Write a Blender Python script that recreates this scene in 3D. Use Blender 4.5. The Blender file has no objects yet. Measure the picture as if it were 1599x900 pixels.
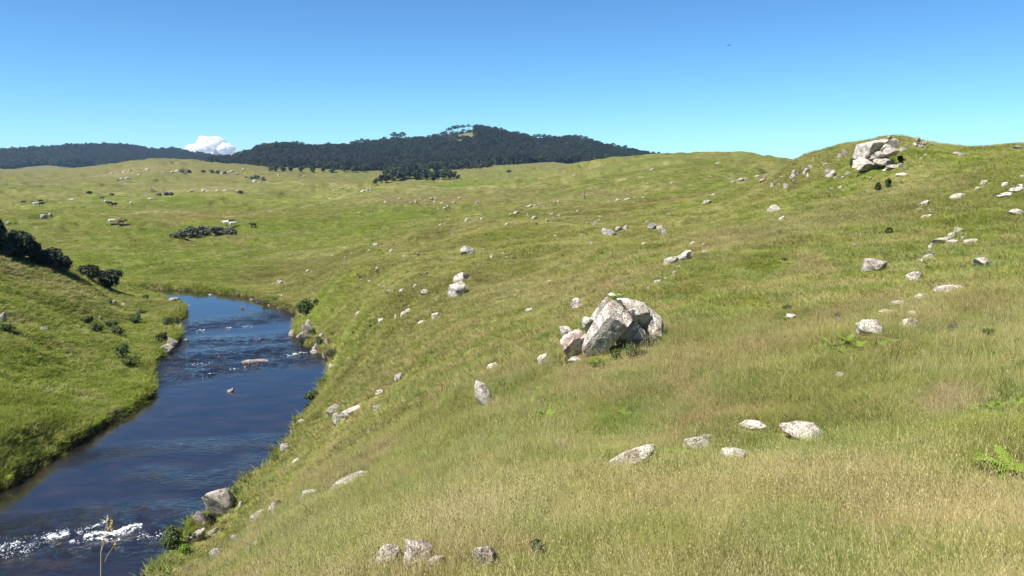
import bpy, bmesh, math, random
import numpy as np
from mathutils import Vector, Matrix

# ------------------------------------------------------------------ camera, sky, sun, exposure
SC = bpy.context.scene
COL = SC.collection
FPX, CX, CY = 1255.0, 800.0, 450.0
TILT = math.radians(8.5)
HC = 17.0
cam_d = bpy.data.cameras.new('camera')
cam_d.sensor_width = 36.0
cam_d.lens = 36.0 * FPX / 1599.0
cam_d.clip_start = 0.05
cam_d.clip_end = 40000
cam = bpy.data.objects.new('camera', cam_d)
cam.location = (0, 0, HC)
cam.rotation_euler = (math.radians(90) - TILT, 0, 0)
COL.objects.link(cam)
SC.camera = cam

SUN_DIR = Vector((-0.48, -0.27, 0.83)).normalized()      # towards the sun
W = bpy.data.worlds.new('World')
SC.world = W
W.use_nodes = True
wn = W.node_tree.nodes
bg = wn['Background']
sky = wn.new('ShaderNodeTexSky')
sky.sky_type = 'NISHITA'
sky.sun_disc = False
sky.sun_elevation = math.asin(SUN_DIR.z)
sky.sun_rotation = math.atan2(SUN_DIR.x, SUN_DIR.y)
sky.altitude = 2200
sky.air_density = 1.0
sky.dust_density = 0.0
sky.ozone_density = 4.0
# the phone's saturated rendering of a clear sky: one even gamma over the whole sky
scl = wn.new('ShaderNodeVectorMath'); scl.operation = 'SCALE'; scl.inputs['Scale'].default_value = 0.5
gam = wn.new('ShaderNodeGamma'); gam.inputs[1].default_value = 1.15
W.node_tree.links.new(sky.outputs[0], scl.inputs[0]); W.node_tree.links.new(scl.outputs[0], gam.inputs[0]); wb_ = wn.new('ShaderNodeMix'); wb_.data_type = 'RGBA'; wb_.blend_type = 'MULTIPLY'; wb_.inputs[0].default_value = 1.0; wb_.inputs[7].default_value = (.60, .90, 1.02, 1)
W.node_tree.links.new(gam.outputs[0], wb_.inputs[6]); W.node_tree.links.new(wb_.outputs[2], bg.inputs[0])
bg.inputs[1].default_value = 0.133

sun_d = bpy.data.lights.new('sun', 'SUN')
sun_d.energy = 5.0
sun_d.angle = math.radians(0.53)
sun_d.color = (1.0, 0.95, 0.86)
sun = bpy.data.objects.new('sun', sun_d)
sun.rotation_euler = (-SUN_DIR).to_track_quat('-Z', 'Y').to_euler()
sun.location = (-60, 0, 120)
COL.objects.link(sun)

SC.view_settings.view_transform = 'Standard'
SC.view_settings.look = 'None'
SC.view_settings.gamma = 1.0
SC.view_settings.exposure = 1.0
SC.cycles.volume_bounces = 1
SC.cycles.transparent_max_bounces = 16
SC.cycles.use_denoising = True
SC.cycles.denoising_prefilter = 'ACCURATE'
SC.cycles.sample_clamp_indirect = 4.0
SC.cycles.sample_clamp_direct = 8.0

# ------------------------------------------------------------------ helpers
RNG = np.random.default_rng(7)

def pix_dir(px, py):
    dx = (np.asarray(px, float) - CX) / FPX
    dv = (CY - np.asarray(py, float)) / FPX
    c, s = math.cos(TILT), math.sin(TILT)
    return dx, c + dv * s, -s + dv * c

def pix_az_e(px, py):
    x, y, z = pix_dir(px, py)
    h = np.hypot(x, y)
    return np.arctan2(x, y), z / h

def _hash(ix, iy, seed):
    h = (ix.astype(np.int64) * 374761393 + iy.astype(np.int64) * 668265263 + seed * 1442695041) & 0xFFFFFFFF
    h = ((h ^ (h >> 13)) * 1274126177) & 0xFFFFFFFF
    h = h ^ (h >> 16)
    return (h & 0xFFFFFF) / float(0xFFFFFF)

def vnoise(x, y, seed=0):
    x = np.asarray(x, float); y = np.asarray(y, float)
    ix = np.floor(x); iy = np.floor(y)
    fx = x - ix; fy = y - iy
    fx = fx * fx * fx * (fx * (fx * 6 - 15) + 10); fy = fy * fy * fy * (fy * (fy * 6 - 15) + 10)
    a = _hash(ix, iy, seed); b = _hash(ix + 1, iy, seed)
    c = _hash(ix, iy + 1, seed); d = _hash(ix + 1, iy + 1, seed)
    return (a + (b - a) * fx) * (1 - fy) + (c + (d - c) * fx) * fy

def fbm(x, y, seed=0, octv=4, gain=0.5):
    t = 0; a = 1; n = 0
    x = np.asarray(x, float); y = np.asarray(y, float)
    for o in range(octv):
        t = t + a * vnoise(x, y, seed + o * 17); n += a
        x, y = (x * 0.8 - y * 0.6) * 2.03 + 3.1, (x * 0.6 + y * 0.8) * 2.03 + 7.7
        a *= gain
    return t / n

def sstep(a, b, x):
    t = np.clip((x - a) / (b - a), 0, 1)
    return t * t * (3 - 2 * t)

def tag(o, label=None, cat=None, group=None, kind=None):
    if label: o['label'] = label
    if cat: o['category'] = cat
    if group: o['group'] = group
    if kind: o['kind'] = kind
    return o

def mesh_np(name, verts, faces_flat, sizes, smooth=True):
    """fast mesh from numpy: verts (N,3), flat loop vertex indices and face sizes"""
    me = bpy.data.meshes.new(name)
    verts = np.asarray(verts, np.float32)
    faces_flat = np.asarray(faces_flat, np.int32).ravel()
    sizes = np.asarray(sizes, np.int32)
    me.vertices.add(len(verts)); me.vertices.foreach_set('co', verts.ravel())
    me.loops.add(len(faces_flat)); me.loops.foreach_set('vertex_index', faces_flat)
    me.polygons.add(len(sizes))
    st = np.zeros(len(sizes), np.int32); st[1:] = np.cumsum(sizes)[:-1]
    me.polygons.foreach_set('loop_start', st)
    me.polygons.foreach_set('loop_total', sizes)
    if smooth: me.polygons.foreach_set('use_smooth', np.ones(len(sizes), bool))
    me.update(calc_edges=True)
    me.validate()
    return me

def link(name, me, mat=None, parent=None, loc=None):
    o = bpy.data.objects.new(name, me)
    COL.objects.link(o)
    if mat is not None and me is not None and not len(me.materials): me.materials.append(mat)
    if parent is not None: o.parent = parent
    if loc is not None: o.location = loc
    return o

def empty(name, loc, rz=0.0):
    o = bpy.data.objects.new(name, None)
    o.empty_display_size = 0.3
    o.location = loc; o.rotation_euler = (0, 0, rz)
    COL.objects.link(o)
    return o

# ------------------------------------------------------------------ terrain: control points
CP = []          # (az, log r, e)
def cp(px, py, r):
    a, e = pix_az_e(px, py); CP.append((float(a), math.log(r), float(e)))
def cz(px, r, z):
    a, _ = pix_az_e(px, 300); CP.append((float(a), math.log(r), (z - HC) / r))
def col(px, *pts):
    for py, r in pts: cp(px, py, r)

# near hillside on the right bank (first guess of the distance -> distance that gives grass and stones their usual size)
RA, RB = (3.4, 5.3, 9, 14, 20, 27, 38, 50, 60, 4000), (7.8, 10.2, 14.4, 19.5, 25.5, 32, 42, 52, 60, 4000)
for py, pts in {
    900: ((1599, 3.6), (1400, 3.5), (1200, 3.5), (1000, 3.6), (800, 3.8), (600, 4.6), (500, 6.0), (400, 9.0), (320, 15)),
    800: ((1599, 5.2), (1400, 5.3), (1200, 5.4), (1000, 5.6), (800, 6.3), (600, 9.0), (500, 13.5), (420, 22), (370, 33)),
    700: ((1750, 8.0), (1599, 8.2), (1400, 8.8), (1200, 9.3), (960, 10.2), (750, 13.0), (600, 19.5), (520, 28), (480, 37)),
    600: ((1750, 12.4), (1599, 12.8), (1400, 13.4), (1200, 14.0), (960, 16), (760, 21), (650, 29), (560, 44)),
    510: ((1750, 17), (1599, 17.6), (1400, 18.6), (1200, 20), (960, 24), (850, 29), (715, 38), (600, 53), (540, 66)),
    450: ((1750, 22), (1599, 23), (1400, 24.5), (1200, 27.5), (960, 34), (850, 41), (715, 53), (600, 70), (520, 89)),
    400: ((1750, 29), (1599, 30), (1400, 33), (1200, 38), (1080, 43), (960, 51), (850, 61), (715, 78), (600, 101), (530, 126)),
    360: ((1750, 36), (1599, 38), (1400, 42), (1200, 50), (1080, 60), (960, 74), (850, 90), (715, 116), (600, 158)),
    310: ((1750, 46), (1599, 48), (1400, 55), (1300, 62), (1200, 76), (1100, 112)),
    270: ((1750, 55), (1599, 57), (1400, 66), (1320, 76)),
}.items():
    for px, r in pts: cp(px, py, float(np.interp(r, RA, RB)))
# crest of the ridge on the right
for px, py, r in ((1232, 263, 100), (1270, 250, 93), (1300, 243, 89), (1335, 228, 85), (1375, 222, 80), (1410, 222, 78), (1450, 229, 78),
                  (1500, 238, 77), (1550, 235, 74), (1599, 231, 71), (1750, 226, 68)):
    cp(px, py, r)
    cp(px, min(py + 26, 275), r * 1.35)
    cp(px, 300, r * 2.4)
    cp(px, 290, r * 5.0)
# mid ground columns, right to left
col(1200, (290, 92), (273, 108), (290, 150), (280, 210), (264, 290), (253, 360), (262, 480))
col(1130, (325, 92), (304, 118), (300, 150), (292, 200), (270, 290), (247, 385), (258, 520))
col(1050, (335, 92), (315, 130), (300, 175), (285, 235), (265, 320), (246.5, 400), (260, 560), (263, 900), (264, 1200))
col(960, (340, 103), (321, 150), (312, 185), (297, 255), (275, 350), (255, 440), (262, 600), (262, 800), (262, 1000))
col(900, (335, 118), (319, 165), (308, 215), (292, 300), (272, 420), (262, 560), (263, 800), (259, 1000))
col(850, (338, 122), (319, 170), (319, 215), (300, 300), (283, 420), (270, 600), (262, 850), (256, 1000))
col(780, (338, 138), (328, 165), (333, 205), (312, 285), (300, 350), (286, 520), (272, 700), (262, 1000))
col(715, (349, 136), (343, 155), (349, 190), (332, 250), (314, 300), (301, 345), (296, 420), (284, 600), (276, 720), (264, 1020))
col(650, (358, 140), (352, 165), (346, 205), (328, 265), (312, 310), (297, 350), (294, 430), (287, 600), (281, 690), (266, 1020))
col(600, (380, 128), (362, 168), (345, 218), (325, 280), (308, 330), (299, 380), (293, 460), (287, 620), (282, 690), (267, 1020))
col(530, (395, 142), (372, 185), (350, 235), (328, 300), (309, 370), (296, 450), (288, 580), (277, 760), (267, 1000))
# the meadow (flat, z about 1) and the slopes beyond it
for px in (0, 100, 200, 300, 400, 450):
    for r, z in ((165, 0.9), (200, 1.0), (250, 1.2), (310, 1.5)): cz(px, r, z)
for px in (220, 300, 400): cz(px, 128, 0.8)
col(450, (318, 375), (303, 450), (290, 560), (277, 740), (266, 980))
col(380, (318, 385), (301, 470), (287, 610), (270, 790), (258, 900), (266, 1080))
col(300, (318, 390), (303, 480), (289, 610), (272, 790), (252, 930), (262, 1250), (266, 1700))
col(230, (318, 395), (304, 480), (290, 610), (274, 790), (253, 920), (263, 1250), (266, 1700))
col(160, (318, 400), (304, 490), (288, 640), (274, 860), (260, 1000), (266, 1400), (264, 1800))
col(80, (318, 400), (303, 500), (286, 680), (273, 950), (270, 1300), (268, 1800))
col(0, (318, 400), (302, 510), (284, 700), (274, 980), (271, 1300), (270, 1800))
# the forested hills
for px, py in ((370, 252), (400, 240), (450, 236), (500, 240), (540, 240), (580, 234), (620, 231), (660, 229), (700, 217), (740, 208), (780, 216),
               (830, 229), (860, 230), (900, 229), (940, 238), (1000, 249), (1050, 257)):
    cp(px, py, 1440); cp(px, py * 0.45 + 262 * 0.55, 1210); cp(px, 262, 1800)
for px, py in ((-100, 247), (0, 243), (60, 238), (120, 235), (180, 232), (220, 236), (245, 241), (262, 237), (300, 245), (340, 252)):
    cp(px, py, 2550); cp(px, py * 0.5 + 267 * 0.5, 2150); cp(px, 266, 3100)
for px in (500, 700, 900, 1100, 1300, 1599): cz(px, 3000, 14)
# left bank spur
for px, r, z in ((0, 50, 1.2), (0, 57, 2.0), (0, 66, 3.2), (0, 78, 4.9), (0, 89, 7.0), (0, 97, 8.4), (0, 108, 7.6), (0, 125, 4.0), (0, 142, 1.3),
                 (60, 58, 1.3), (60, 72, 2.8), (60, 88, 5.2), (60, 99, 6.9), (60, 111, 5.8), (60, 128, 2.2),
                 (120, 66, 1.2), (120, 84, 3.0), (120, 101, 4.9), (120, 112, 4.0), (120, 125, 1.6),
                 (180, 68, .9), (180, 84, 1.5), (180, 100, 2.2), (180, 110, 1.8),
                 (235, 74, .8), (240, 90, .9), (-150, 48, 1.5), (-150, 70, 5), (-150, 95, 11), (-150, 130, 9), (-150, 170, 2)):
    cz(px, r, z)
# river bed line and right foot of the slope
for px, r in ((300, 31), (345, 36), (405, 44), (445, 50), (478, 56), (498, 62), (520, 70), (475, 84), (470, 94), (430, 108)):
    cz(px, r, 0.7)
for px, r in ((40, 40), (150, 48), (250, 55), (330, 60), (380, 72), (370, 90), (320, 105)): cz(px, r, 0.2)
CP = np.array(CP)
AZS = 2.6

def tps_fit(P, lam=2e-4):
    X = np.c_[P[:, 0] * AZS, P[:, 1]]
    n = len(X)
    d2 = ((X[:, None, :] - X[None, :, :]) ** 2).sum(-1)
    K = np.where(d2 > 0, 0.5 * d2 * np.log(np.maximum(d2, 1e-12)), 0) + lam * np.eye(n)
    Q = np.c_[np.ones(n), X]
    A = np.block([[K, Q], [Q.T, np.zeros((3, 3))]])
    # interpolate height over a reference, in units of the view tangent
    s = np.linalg.solve(A, np.r_[P[:, 2], np.zeros(3)])
    return X, s

_X, _S = tps_fit(CP)
def tps_eval(az, lr):
    out = np.empty(az.size)
    q = np.c_[az.ravel() * AZS, lr.ravel()]
    for i in range(0, len(q), 40000):
        c = q[i:i + 40000]
        d2 = (c[:, 0:1] - _X[:, 0][None]) ** 2 + (c[:, 1:2] - _X[:, 1][None]) ** 2
        out[i:i + 40000] = (0.5 * d2 * np.log(np.maximum(d2, 1e-12))) @ _S[:-3] + _S[-3] + c @ _S[-2:]
    return out.reshape(az.shape)

# ------------------------------------------------------------------ river outline (world xy from the water line in the photo)
def on_plane(px, py, z=0.0):
    x, y, zz = pix_dir(px, py)
    t = (z - HC) / zz
    return float(x * t), float(y * t)
right_px = [(235, 905), (262, 868), (300, 830), (345, 798), (380, 765), (410, 742), (428, 716), (447, 695), (462, 672), (480, 650), (492, 628), (500, 606), (513, 590),
            (516, 565), (505, 552), (488, 545), (470, 533), (458, 520), (463, 502), (466, 492), (445, 484), (420, 474), (395, 466), (372, 462), (340, 458), (300, 455), (250, 452.5), (190, 452)]
left_px = [(230, 463.5), (262, 470), (286, 479), (293, 488), (288, 497), (268, 505), (263, 511), (284, 518), (288, 524), (278, 536), (262, 546), (263, 553), (246, 566), (238, 576),
           (241, 592), (243, 606), (238, 620), (226, 634), (205, 647), (178, 660), (150, 674), (125, 692), (98, 708), (72, 724), (40, 746), (10, 764), (-20, 778), (-60, 795)]
RIV = [(-75, -60), (-42, -22), (-24, 4), (-14.5, 18)]
RIV += [on_plane(*p) for p in right_px]
fx, fy = RIV[-1]
RIV += [(fx - 14, fy + 1), (fx - 35, fy - 1), (fx - 70, fy + 6), (fx - 72, fy - 8), (fx - 34, fy - 15), (fx - 12, fy - 13), (fx - 3, fy - 9)]
RIV += [on_plane(*p) for p in left_px]
lx, ly = RIV[-1]
RIV += [(lx - 5, ly - 8), (-52, 2), (-66, -20), (-95, -60)]
RIV = np.array(RIV)

def seg_resample(poly, step=0.6):
    out = []
    n = len(poly)
    for i in range(n):
        p0, p1, p2, p3 = poly[i - 1], poly[i], poly[(i + 1) % n], poly[(i + 2) % n]
        m = max(1, int(np.hypot(*(p2 - p1)) / step))
        for k in range(m):
            t = k / m
            out.append(0.5 * ((2 * p1) + (-p0 + p2) * t + (2 * p0 - 5 * p1 + 4 * p2 - p3) * t * t + (-p0 + 3 * p1 - 3 * p2 + p3) * t ** 3))
    return np.array(out)
RIVS = seg_resample(RIV, 1.2)

def river_sd_exact(x, y):
    """signed distance to the river outline: negative in the water"""
    x = np.asarray(x, float); y = np.asarray(y, float)
    sh = x.shape
    x = x.ravel(); y = y.ravel()
    d = np.full(x.size, 1e9)
    idx = np.arange(x.size)
    A = RIVS; B = np.roll(RIVS, -1, 0)
    for i in range(0, len(idx), 20000):
        j = idx[i:i + 20000]
        px, py = x[j][:, None], y[j][:, None]
        ex, ey = (B - A)[:, 0][None], (B - A)[:, 1][None]
        wx, wy = px - A[:, 0][None], py - A[:, 1][None]
        t = np.clip((wx * ex + wy * ey) / (ex * ex + ey * ey + 1e-12), 0, 1)
        dd = np.sqrt(((wx - ex * t) ** 2 + (wy - ey * t) ** 2).min(1))
        c = (A[:, 1][None] > py) != (B[:, 1][None] > py)
        xi = A[:, 0][None] + (py - A[:, 1][None]) * ex / np.where(np.abs(ey) < 1e-9, 1e-9, ey)
        ins = (np.sum(c & (px < xi), 1) % 2) == 1
        d[j] = np.where(ins, -dd, dd)
    return d.reshape(sh)

_sx = np.arange(-150, 12, 0.5); _sy = np.arange(-70, 140, 0.5)
_SDG = river_sd_exact(*np.meshgrid(_sx, _sy))
def river_sd(x, y):
    x = np.asarray(x, float); y = np.asarray(y, float)
    fi = (y - _sy[0]) / 0.5; fj = (x - _sx[0]) / 0.5
    ok = (fi > 0) & (fi < len(_sy) - 1) & (fj > 0) & (fj < len(_sx) - 1)
    i = np.clip(fi.astype(int), 0, len(_sy) - 2); j = np.clip(fj.astype(int), 0, len(_sx) - 2)
    u = fi - i; v = fj - j
    g = (_SDG[i, j] * (1 - u) + _SDG[i + 1, j] * u) * (1 - v) + (_SDG[i, j + 1] * (1 - u) + _SDG[i + 1, j + 1] * u) * v
    return np.where(ok, g, 1e9)

# ------------------------------------------------------------------ the ground grid (polar, dense where the photo looks)
az_f = np.linspace(-0.72, 0.72, 780)
az_c = np.linspace(0.72, 2 * math.pi - 0.72, 110)[1:-1]
AZ = np.r_[az_f, az_c]                      # the last column joins the first
LR = np.r_[np.linspace(math.log(0.4), math.log(18), 120)[:-1], np.linspace(math.log(18), math.log(135), 430)[:-1],
           np.linspace(math.log(135), math.log(3500), 250)]
G_az, G_lr = np.meshgrid(AZ, LR)
GR = np.exp(G_lr)
azw = np.where(G_az > math.pi, G_az - 2 * math.pi, G_az)
GX, GY = GR * np.sin(azw), GR * np.cos(azw)
_ca = np.linspace(-0.75, 0.75, 260); _cl = np.linspace(LR[0], LR[-1], 330)
_E = tps_eval(*np.meshgrid(_ca, _cl))
def bil(T, fi, fj):
    i = np.clip(fi.astype(int), 0, T.shape[0] - 2); j = np.clip(fj.astype(int), 0, T.shape[1] - 2)
    u = np.clip(fi - i, 0, 1); v = np.clip(fj - j, 0, 1)
    return (T[i, j] * (1 - u) + T[i + 1, j] * u) * (1 - v) + (T[i, j + 1] * (1 - u) + T[i + 1, j + 1] * u) * v
E = bil(_E, (G_lr - _cl[0]) / (_cl[1] - _cl[0]), (np.clip(azw, -0.75, 0.75) - _ca[0]) / (_ca[1] - _ca[0]))
Z = HC + E * GR
zl = HC - 1.6 + 0.22 * GX - 0.30 * GY                     # where the photographer stands
wl = 1 - sstep(1.5, 6.5, GR)
Z = Z * (1 - wl) + zl * wl
zb = 1.0 + 22 / (1 + np.exp(-(GX + 6) / 7.5)) * np.exp(-np.maximum(GR - 90, 0) / 400)
zb = zb + (HC - 1.6 - (1.0 + 22 / (1 + math.exp(-6 / 7.5)))) * np.exp(-GR / 10)
wb = sstep(0.72, 1.15, np.abs(azw)) * sstep(1.0, 4.0, GR)
Z = Z * (1 - wb) + zb * wb
# tussocks, hummocks, cattle steps
amp = np.clip(GR / 60, 0.25, 1.0)
Z += (fbm(GX / 2.3, GY / 2.3, 3, 3) - .5) * 0.46 * np.clip(GR / 14, .3, 1)
Z += (fbm(GX / 11, GY / 11, 5, 3) - .5) * 2.1 * sstep(14, 60, GR)
Z += (fbm(GX / 45, GY / 45, 9, 3) - .5) * 6.0 * sstep(210, 420, GR)
def ledge(x, y): return np.abs(fbm(x / 70 + 0.5 * fbm(x / 25, y / 25, 44, 2), y / 34 + .2 * fbm(x / 30, y / 30, 47, 2), 41, 3) - .5) * 2
led = ledge(GX, GY)
Z += (sstep(.02, .16, led) - .5) * 3.4 * sstep(130, 300, GR) * (1 - sstep(900, 1100, GR))
Z += (fbm(GX / 140, GY / 140, 12, 3) - .5) * 16 * sstep(1100, 1500, GR)
SD = river_sd(GX, GY)
jag = (fbm(GX / 0.9, GY / 0.9, 31, 3) - .5) * 1.1
near_r = SD < 14
sdj = SD + jag
bank = 0.5 + 0.03 * np.clip(SD, 0, 20) + (fbm(GX / 1.7, GY / 1.7, 21, 3) - .5) * 0.5
wv = sstep(0.1, 1.9, SD)
Zb = bank * (1 - wv) + np.maximum(Z, 0.45) * wv
prof = sstep(-0.28, 0.32, sdj)
Zb = -0.7 * (1 - prof) + Zb * prof
Z = np.where(near_r, Zb, np.where(SD < 1e8, np.maximum(Z, 0.4), Z))
NR, NA = Z.shape

def height(x, y):
    x = np.asarray(x, float); y = np.asarray(y, float)
    r = np.maximum(np.hypot(x, y), 0.41); a = np.arctan2(x, y)
    a = np.where(a < AZ[0], a + 2 * math.pi, a)
    fi = np.interp(np.log(r), LR, np.arange(NR)); fj = np.interp(a, np.r_[AZ, AZ[0] + 2 * math.pi], np.arange(NA + 1))
    i = np.minimum(fi.astype(int), NR - 2); j = fj.astype(int) % NA
    u = fi - i; v = fj - np.floor(fj); j2 = (j + 1) % NA
    return (Z[i, j] * (1 - u) + Z[i + 1, j] * u) * (1 - v) + (Z[i, j2] * (1 - u) + Z[i + 1, j2] * u) * v

_RS = np.exp(np.linspace(math.log(1.2), math.log(3400), 5000))
def hit(px, py, water=True):
    """first point of the ground (or water) on the ray through a photo pixel"""
    a, e = pix_az_e(px, py)
    x, y = _RS * math.sin(a), _RS * math.cos(a)
    g = height(x, y)
    if water: g = np.maximum(g, np.where(river_sd(x, y) < 0.5, 0.0, g))
    k = np.nonzero(HC + e * _RS <= g)[0]
    if len(k) == 0:                              # above the skyline: the ground that comes closest
        k = [int(np.argmax((g - HC) / _RS))]
    k = k[0]
    return Vector((x[k], y[k], g[k])), _RS[k]

# ------------------------------------------------------------------ materials
def new_mat(name):
    m = bpy.data.materials.new(name); m.use_nodes = True
    nt = m.node_tree
    for n in list(nt.nodes):
        if n.type != 'OUTPUT_MATERIAL': nt.nodes.remove(n)
    return m, nt, nt.nodes, nt.links, [n for n in nt.nodes if n.type == 'OUTPUT_MATERIAL'][0]

def noise(nd, lk, vec, scale, detail=4, rough=0.55, dist=0.0):
    n = nd.new('ShaderNodeTexNoise')
    n.inputs['Scale'].default_value = scale; n.inputs['Detail'].default_value = detail
    n.inputs['Roughness'].default_value = rough; n.inputs['Distortion'].default_value = dist
    if vec is not None: lk.new(vec, n.inputs['Vector'])
    return n.outputs['Fac']

def ramp(nd, lk, fac, stops):
    r = nd.new('ShaderNodeValToRGB')
    e = r.color_ramp.elements
    while len(e) < len(stops): e.new(0.5)
    for k, (p, c) in enumerate(stops):
        e[k].position = p; e[k].color = (*c, 1) if len(c) == 3 else c
    lk.new(fac, r.inputs[0])
    return r.outputs[0]

def mixc(nd, lk, fac, a, b, mode='MIX'):
    m = nd.new('ShaderNodeMix'); m.data_type = 'RGBA'; m.blend_type = mode
    for s, v in ((m.inputs[0], fac), (m.inputs[6], a), (m.inputs[7], b)):
        if hasattr(v, 'links'): lk.new(v, s)
        elif isinstance(v, (int, float)): s.default_value = v
        else: s.default_value = (*v, 1)
    return m.outputs[2]

def principled(nd, lk, out, rough=0.9, spec=0.2):
    p = nd.new('ShaderNodeBsdfPrincipled')
    p.inputs['Roughness'].default_value = rough
    p.inputs['Specular IOR Level'].default_value = spec
    lk.new(p.outputs[0], out.inputs['Surface'])
    return p

def bump(nd, lk, h, strength, dist):
    b = nd.new('ShaderNodeBump'); b.inputs['Strength'].default_value = strength; b.inputs['Distance'].default_value = dist
    lk.new(h, b.inputs['Height'])
    return b.outputs[0]

def mat_ground():
    m, nt, nd, lk, out = new_mat('grassy ground')
    p = principled(nd, lk, out, 1.0, 0.05)
    a = nd.new('ShaderNodeAttribute'); a.attribute_name = 'gcol'
    pos = nd.new('ShaderNodeNewGeometry').outputs['Position']
    n1 = noise(nd, lk, pos, 2.2, 6, 0.7)
    n2 = noise(nd, lk, pos, 0.35, 5, 0.65)
    n3 = noise(nd, lk, pos, 9.0, 3, 0.6)
    c = mixc(nd, lk, 1.0, a.outputs['Color'], ramp(nd, lk, n1, [(.28, (.55, .58, .5)), (.5, (.95, .97, .95)), (.75, (1.4, 1.32, 1.25))]), 'MULTIPLY')
    c = mixc(nd, lk, 1.0, c, ramp(nd, lk, n2, [(.3, (.74, .82, .72)), (.5, (1, 1, 1)), (.72, (1.25, 1.13, 1.12))]), 'MULTIPLY')
    c = mixc(nd, lk, 1.0, c, ramp(nd, lk, n3, [(.3, (.72, .74, .7)), (.6, (1.15, 1.13, 1.1))]), 'MULTIPLY')
    lk.new(c, p.inputs['Base Color'])
    add = nd.new('ShaderNodeMath'); add.operation = 'ADD'
    lk.new(n1, add.inputs[0]); lk.new(n2, add.inputs[1])
    lk.new(bump(nd, lk, add.outputs[0], 0.8, 0.35), p.inputs['Normal'])
    return m

def mat_grass(instanced=True):
    m, nt, nd, lk, out = new_mat('grass blades' if instanced else 'grass stems')
    a = nd.new('ShaderNodeAttribute'); a.attribute_name = 'gcol'
    a.attribute_type = 'INSTANCER'
    c = a.outputs['Color']
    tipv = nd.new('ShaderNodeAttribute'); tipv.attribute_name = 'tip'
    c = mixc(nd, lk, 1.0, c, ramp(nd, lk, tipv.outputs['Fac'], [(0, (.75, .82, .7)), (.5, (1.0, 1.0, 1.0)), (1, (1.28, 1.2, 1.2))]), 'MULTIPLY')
    tn = nd.new('ShaderNodeAttribute'); tn.attribute_name = 'tint'            # every blade a little different
    c = mixc(nd, lk, 1.0, c, ramp(nd, lk, tn.outputs['Fac'], [(0, (.72, .80, .62)), (.5, (1, 1, 1)), (1, (1.22, 1.18, 1.1))]), 'MULTIPLY')
    c = mixc(nd, lk, ramp(nd, lk, tn.outputs['Fac'], [(.78, (0, 0, 0)), (.9, (.6, .6, .6))]), c, (.40, .35, .19))
    d = nd.new('ShaderNodeBsdfDiffuse'); t = nd.new('ShaderNodeBsdfTranslucent')
    lk.new(c, d.inputs[0]); lk.new(c, t.inputs[0])
    up = nd.new('ShaderNodeVectorMath'); up.operation = 'MULTIPLY_ADD'          # a soft sward: blades lit as one turf
    up.inputs[1].default_value = (.4, .4, .4); up.inputs[2].default_value = (0, 0, .8)
    lk.new(nd.new('ShaderNodeNewGeometry').outputs['Normal'], up.inputs[0])
    un = nd.new('ShaderNodeVectorMath'); un.operation = 'NORMALIZE'; lk.new(up.outputs[0], un.inputs[0])
    lk.new(un.outputs[0], d.inputs['Normal'])
    s = nd.new('ShaderNodeMixShader'); s.inputs[0].default_value = 0.25
    lk.new(d.outputs[0], s.inputs[1]); lk.new(t.outputs[0], s.inputs[2]); lk.new(s.outputs[0], out.inputs['Surface'])
    return m

def mat_leaf(name, c0, c1, trans=0.3, scale=1.5, var=.2):
    m, nt, nd, lk, out = new_mat(name)
    pos = nd.new('ShaderNodeNewGeometry').outputs['Position']
    n = noise(nd, lk, pos, scale, 4, 0.7)
    oi = nd.new('ShaderNodeObjectInfo')
    c = ramp(nd, lk, n, [(.33, c0), (.66, c1)])
    c = mixc(nd, lk, 1.0, c, ramp(nd, lk, oi.outputs['Random'], [(0, (1 - var, 1 - var * .9, 1 - var)), (1, (1 + var * 1.1, 1 + var * .8, 1 + var * .5))]), 'MULTIPLY')
    d = nd.new('ShaderNodeBsdfPrincipled'); d.inputs['Roughness'].default_value = .6; d.inputs['Specular IOR Level'].default_value = .25
    t = nd.new('ShaderNodeBsdfTranslucent')
    lk.new(c, d.inputs[0]); lk.new(c, t.inputs[0])
    up = nd.new('ShaderNodeVectorMath'); up.operation = 'MULTIPLY_ADD'
    up.inputs[1].default_value = (.6, .6, .6); up.inputs[2].default_value = (0, 0, .55)
    lk.new(nd.new('ShaderNodeNewGeometry').outputs['Normal'], up.inputs[0])
    un = nd.new('ShaderNodeVectorMath'); un.operation = 'NORMALIZE'; lk.new(up.outputs[0], un.inputs[0]); lk.new(un.outputs[0], d.inputs['Normal'])
    s = nd.new('ShaderNodeMixShader'); s.inputs[0].default_value = trans
    lk.new(d.outputs[0], s.inputs[1]); lk.new(t.outputs[0], s.inputs[2]); lk.new(s.outputs[0], out.inputs['Surface'])
    return m

def mat_plain(name, c0, c1, scale=3.0, rough=.9, spec=.2):
    m, nt, nd, lk, out = new_mat(name)
    p = principled(nd, lk, out, rough, spec)
    pos = nd.new('ShaderNodeNewGeometry').outputs['Position']
    n = noise(nd, lk, pos, scale, 5, 0.65)
    lk.new(ramp(nd, lk, n, [(.35, c0), (.65, c1)]), p.inputs['Base Color'])
    return m

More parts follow.
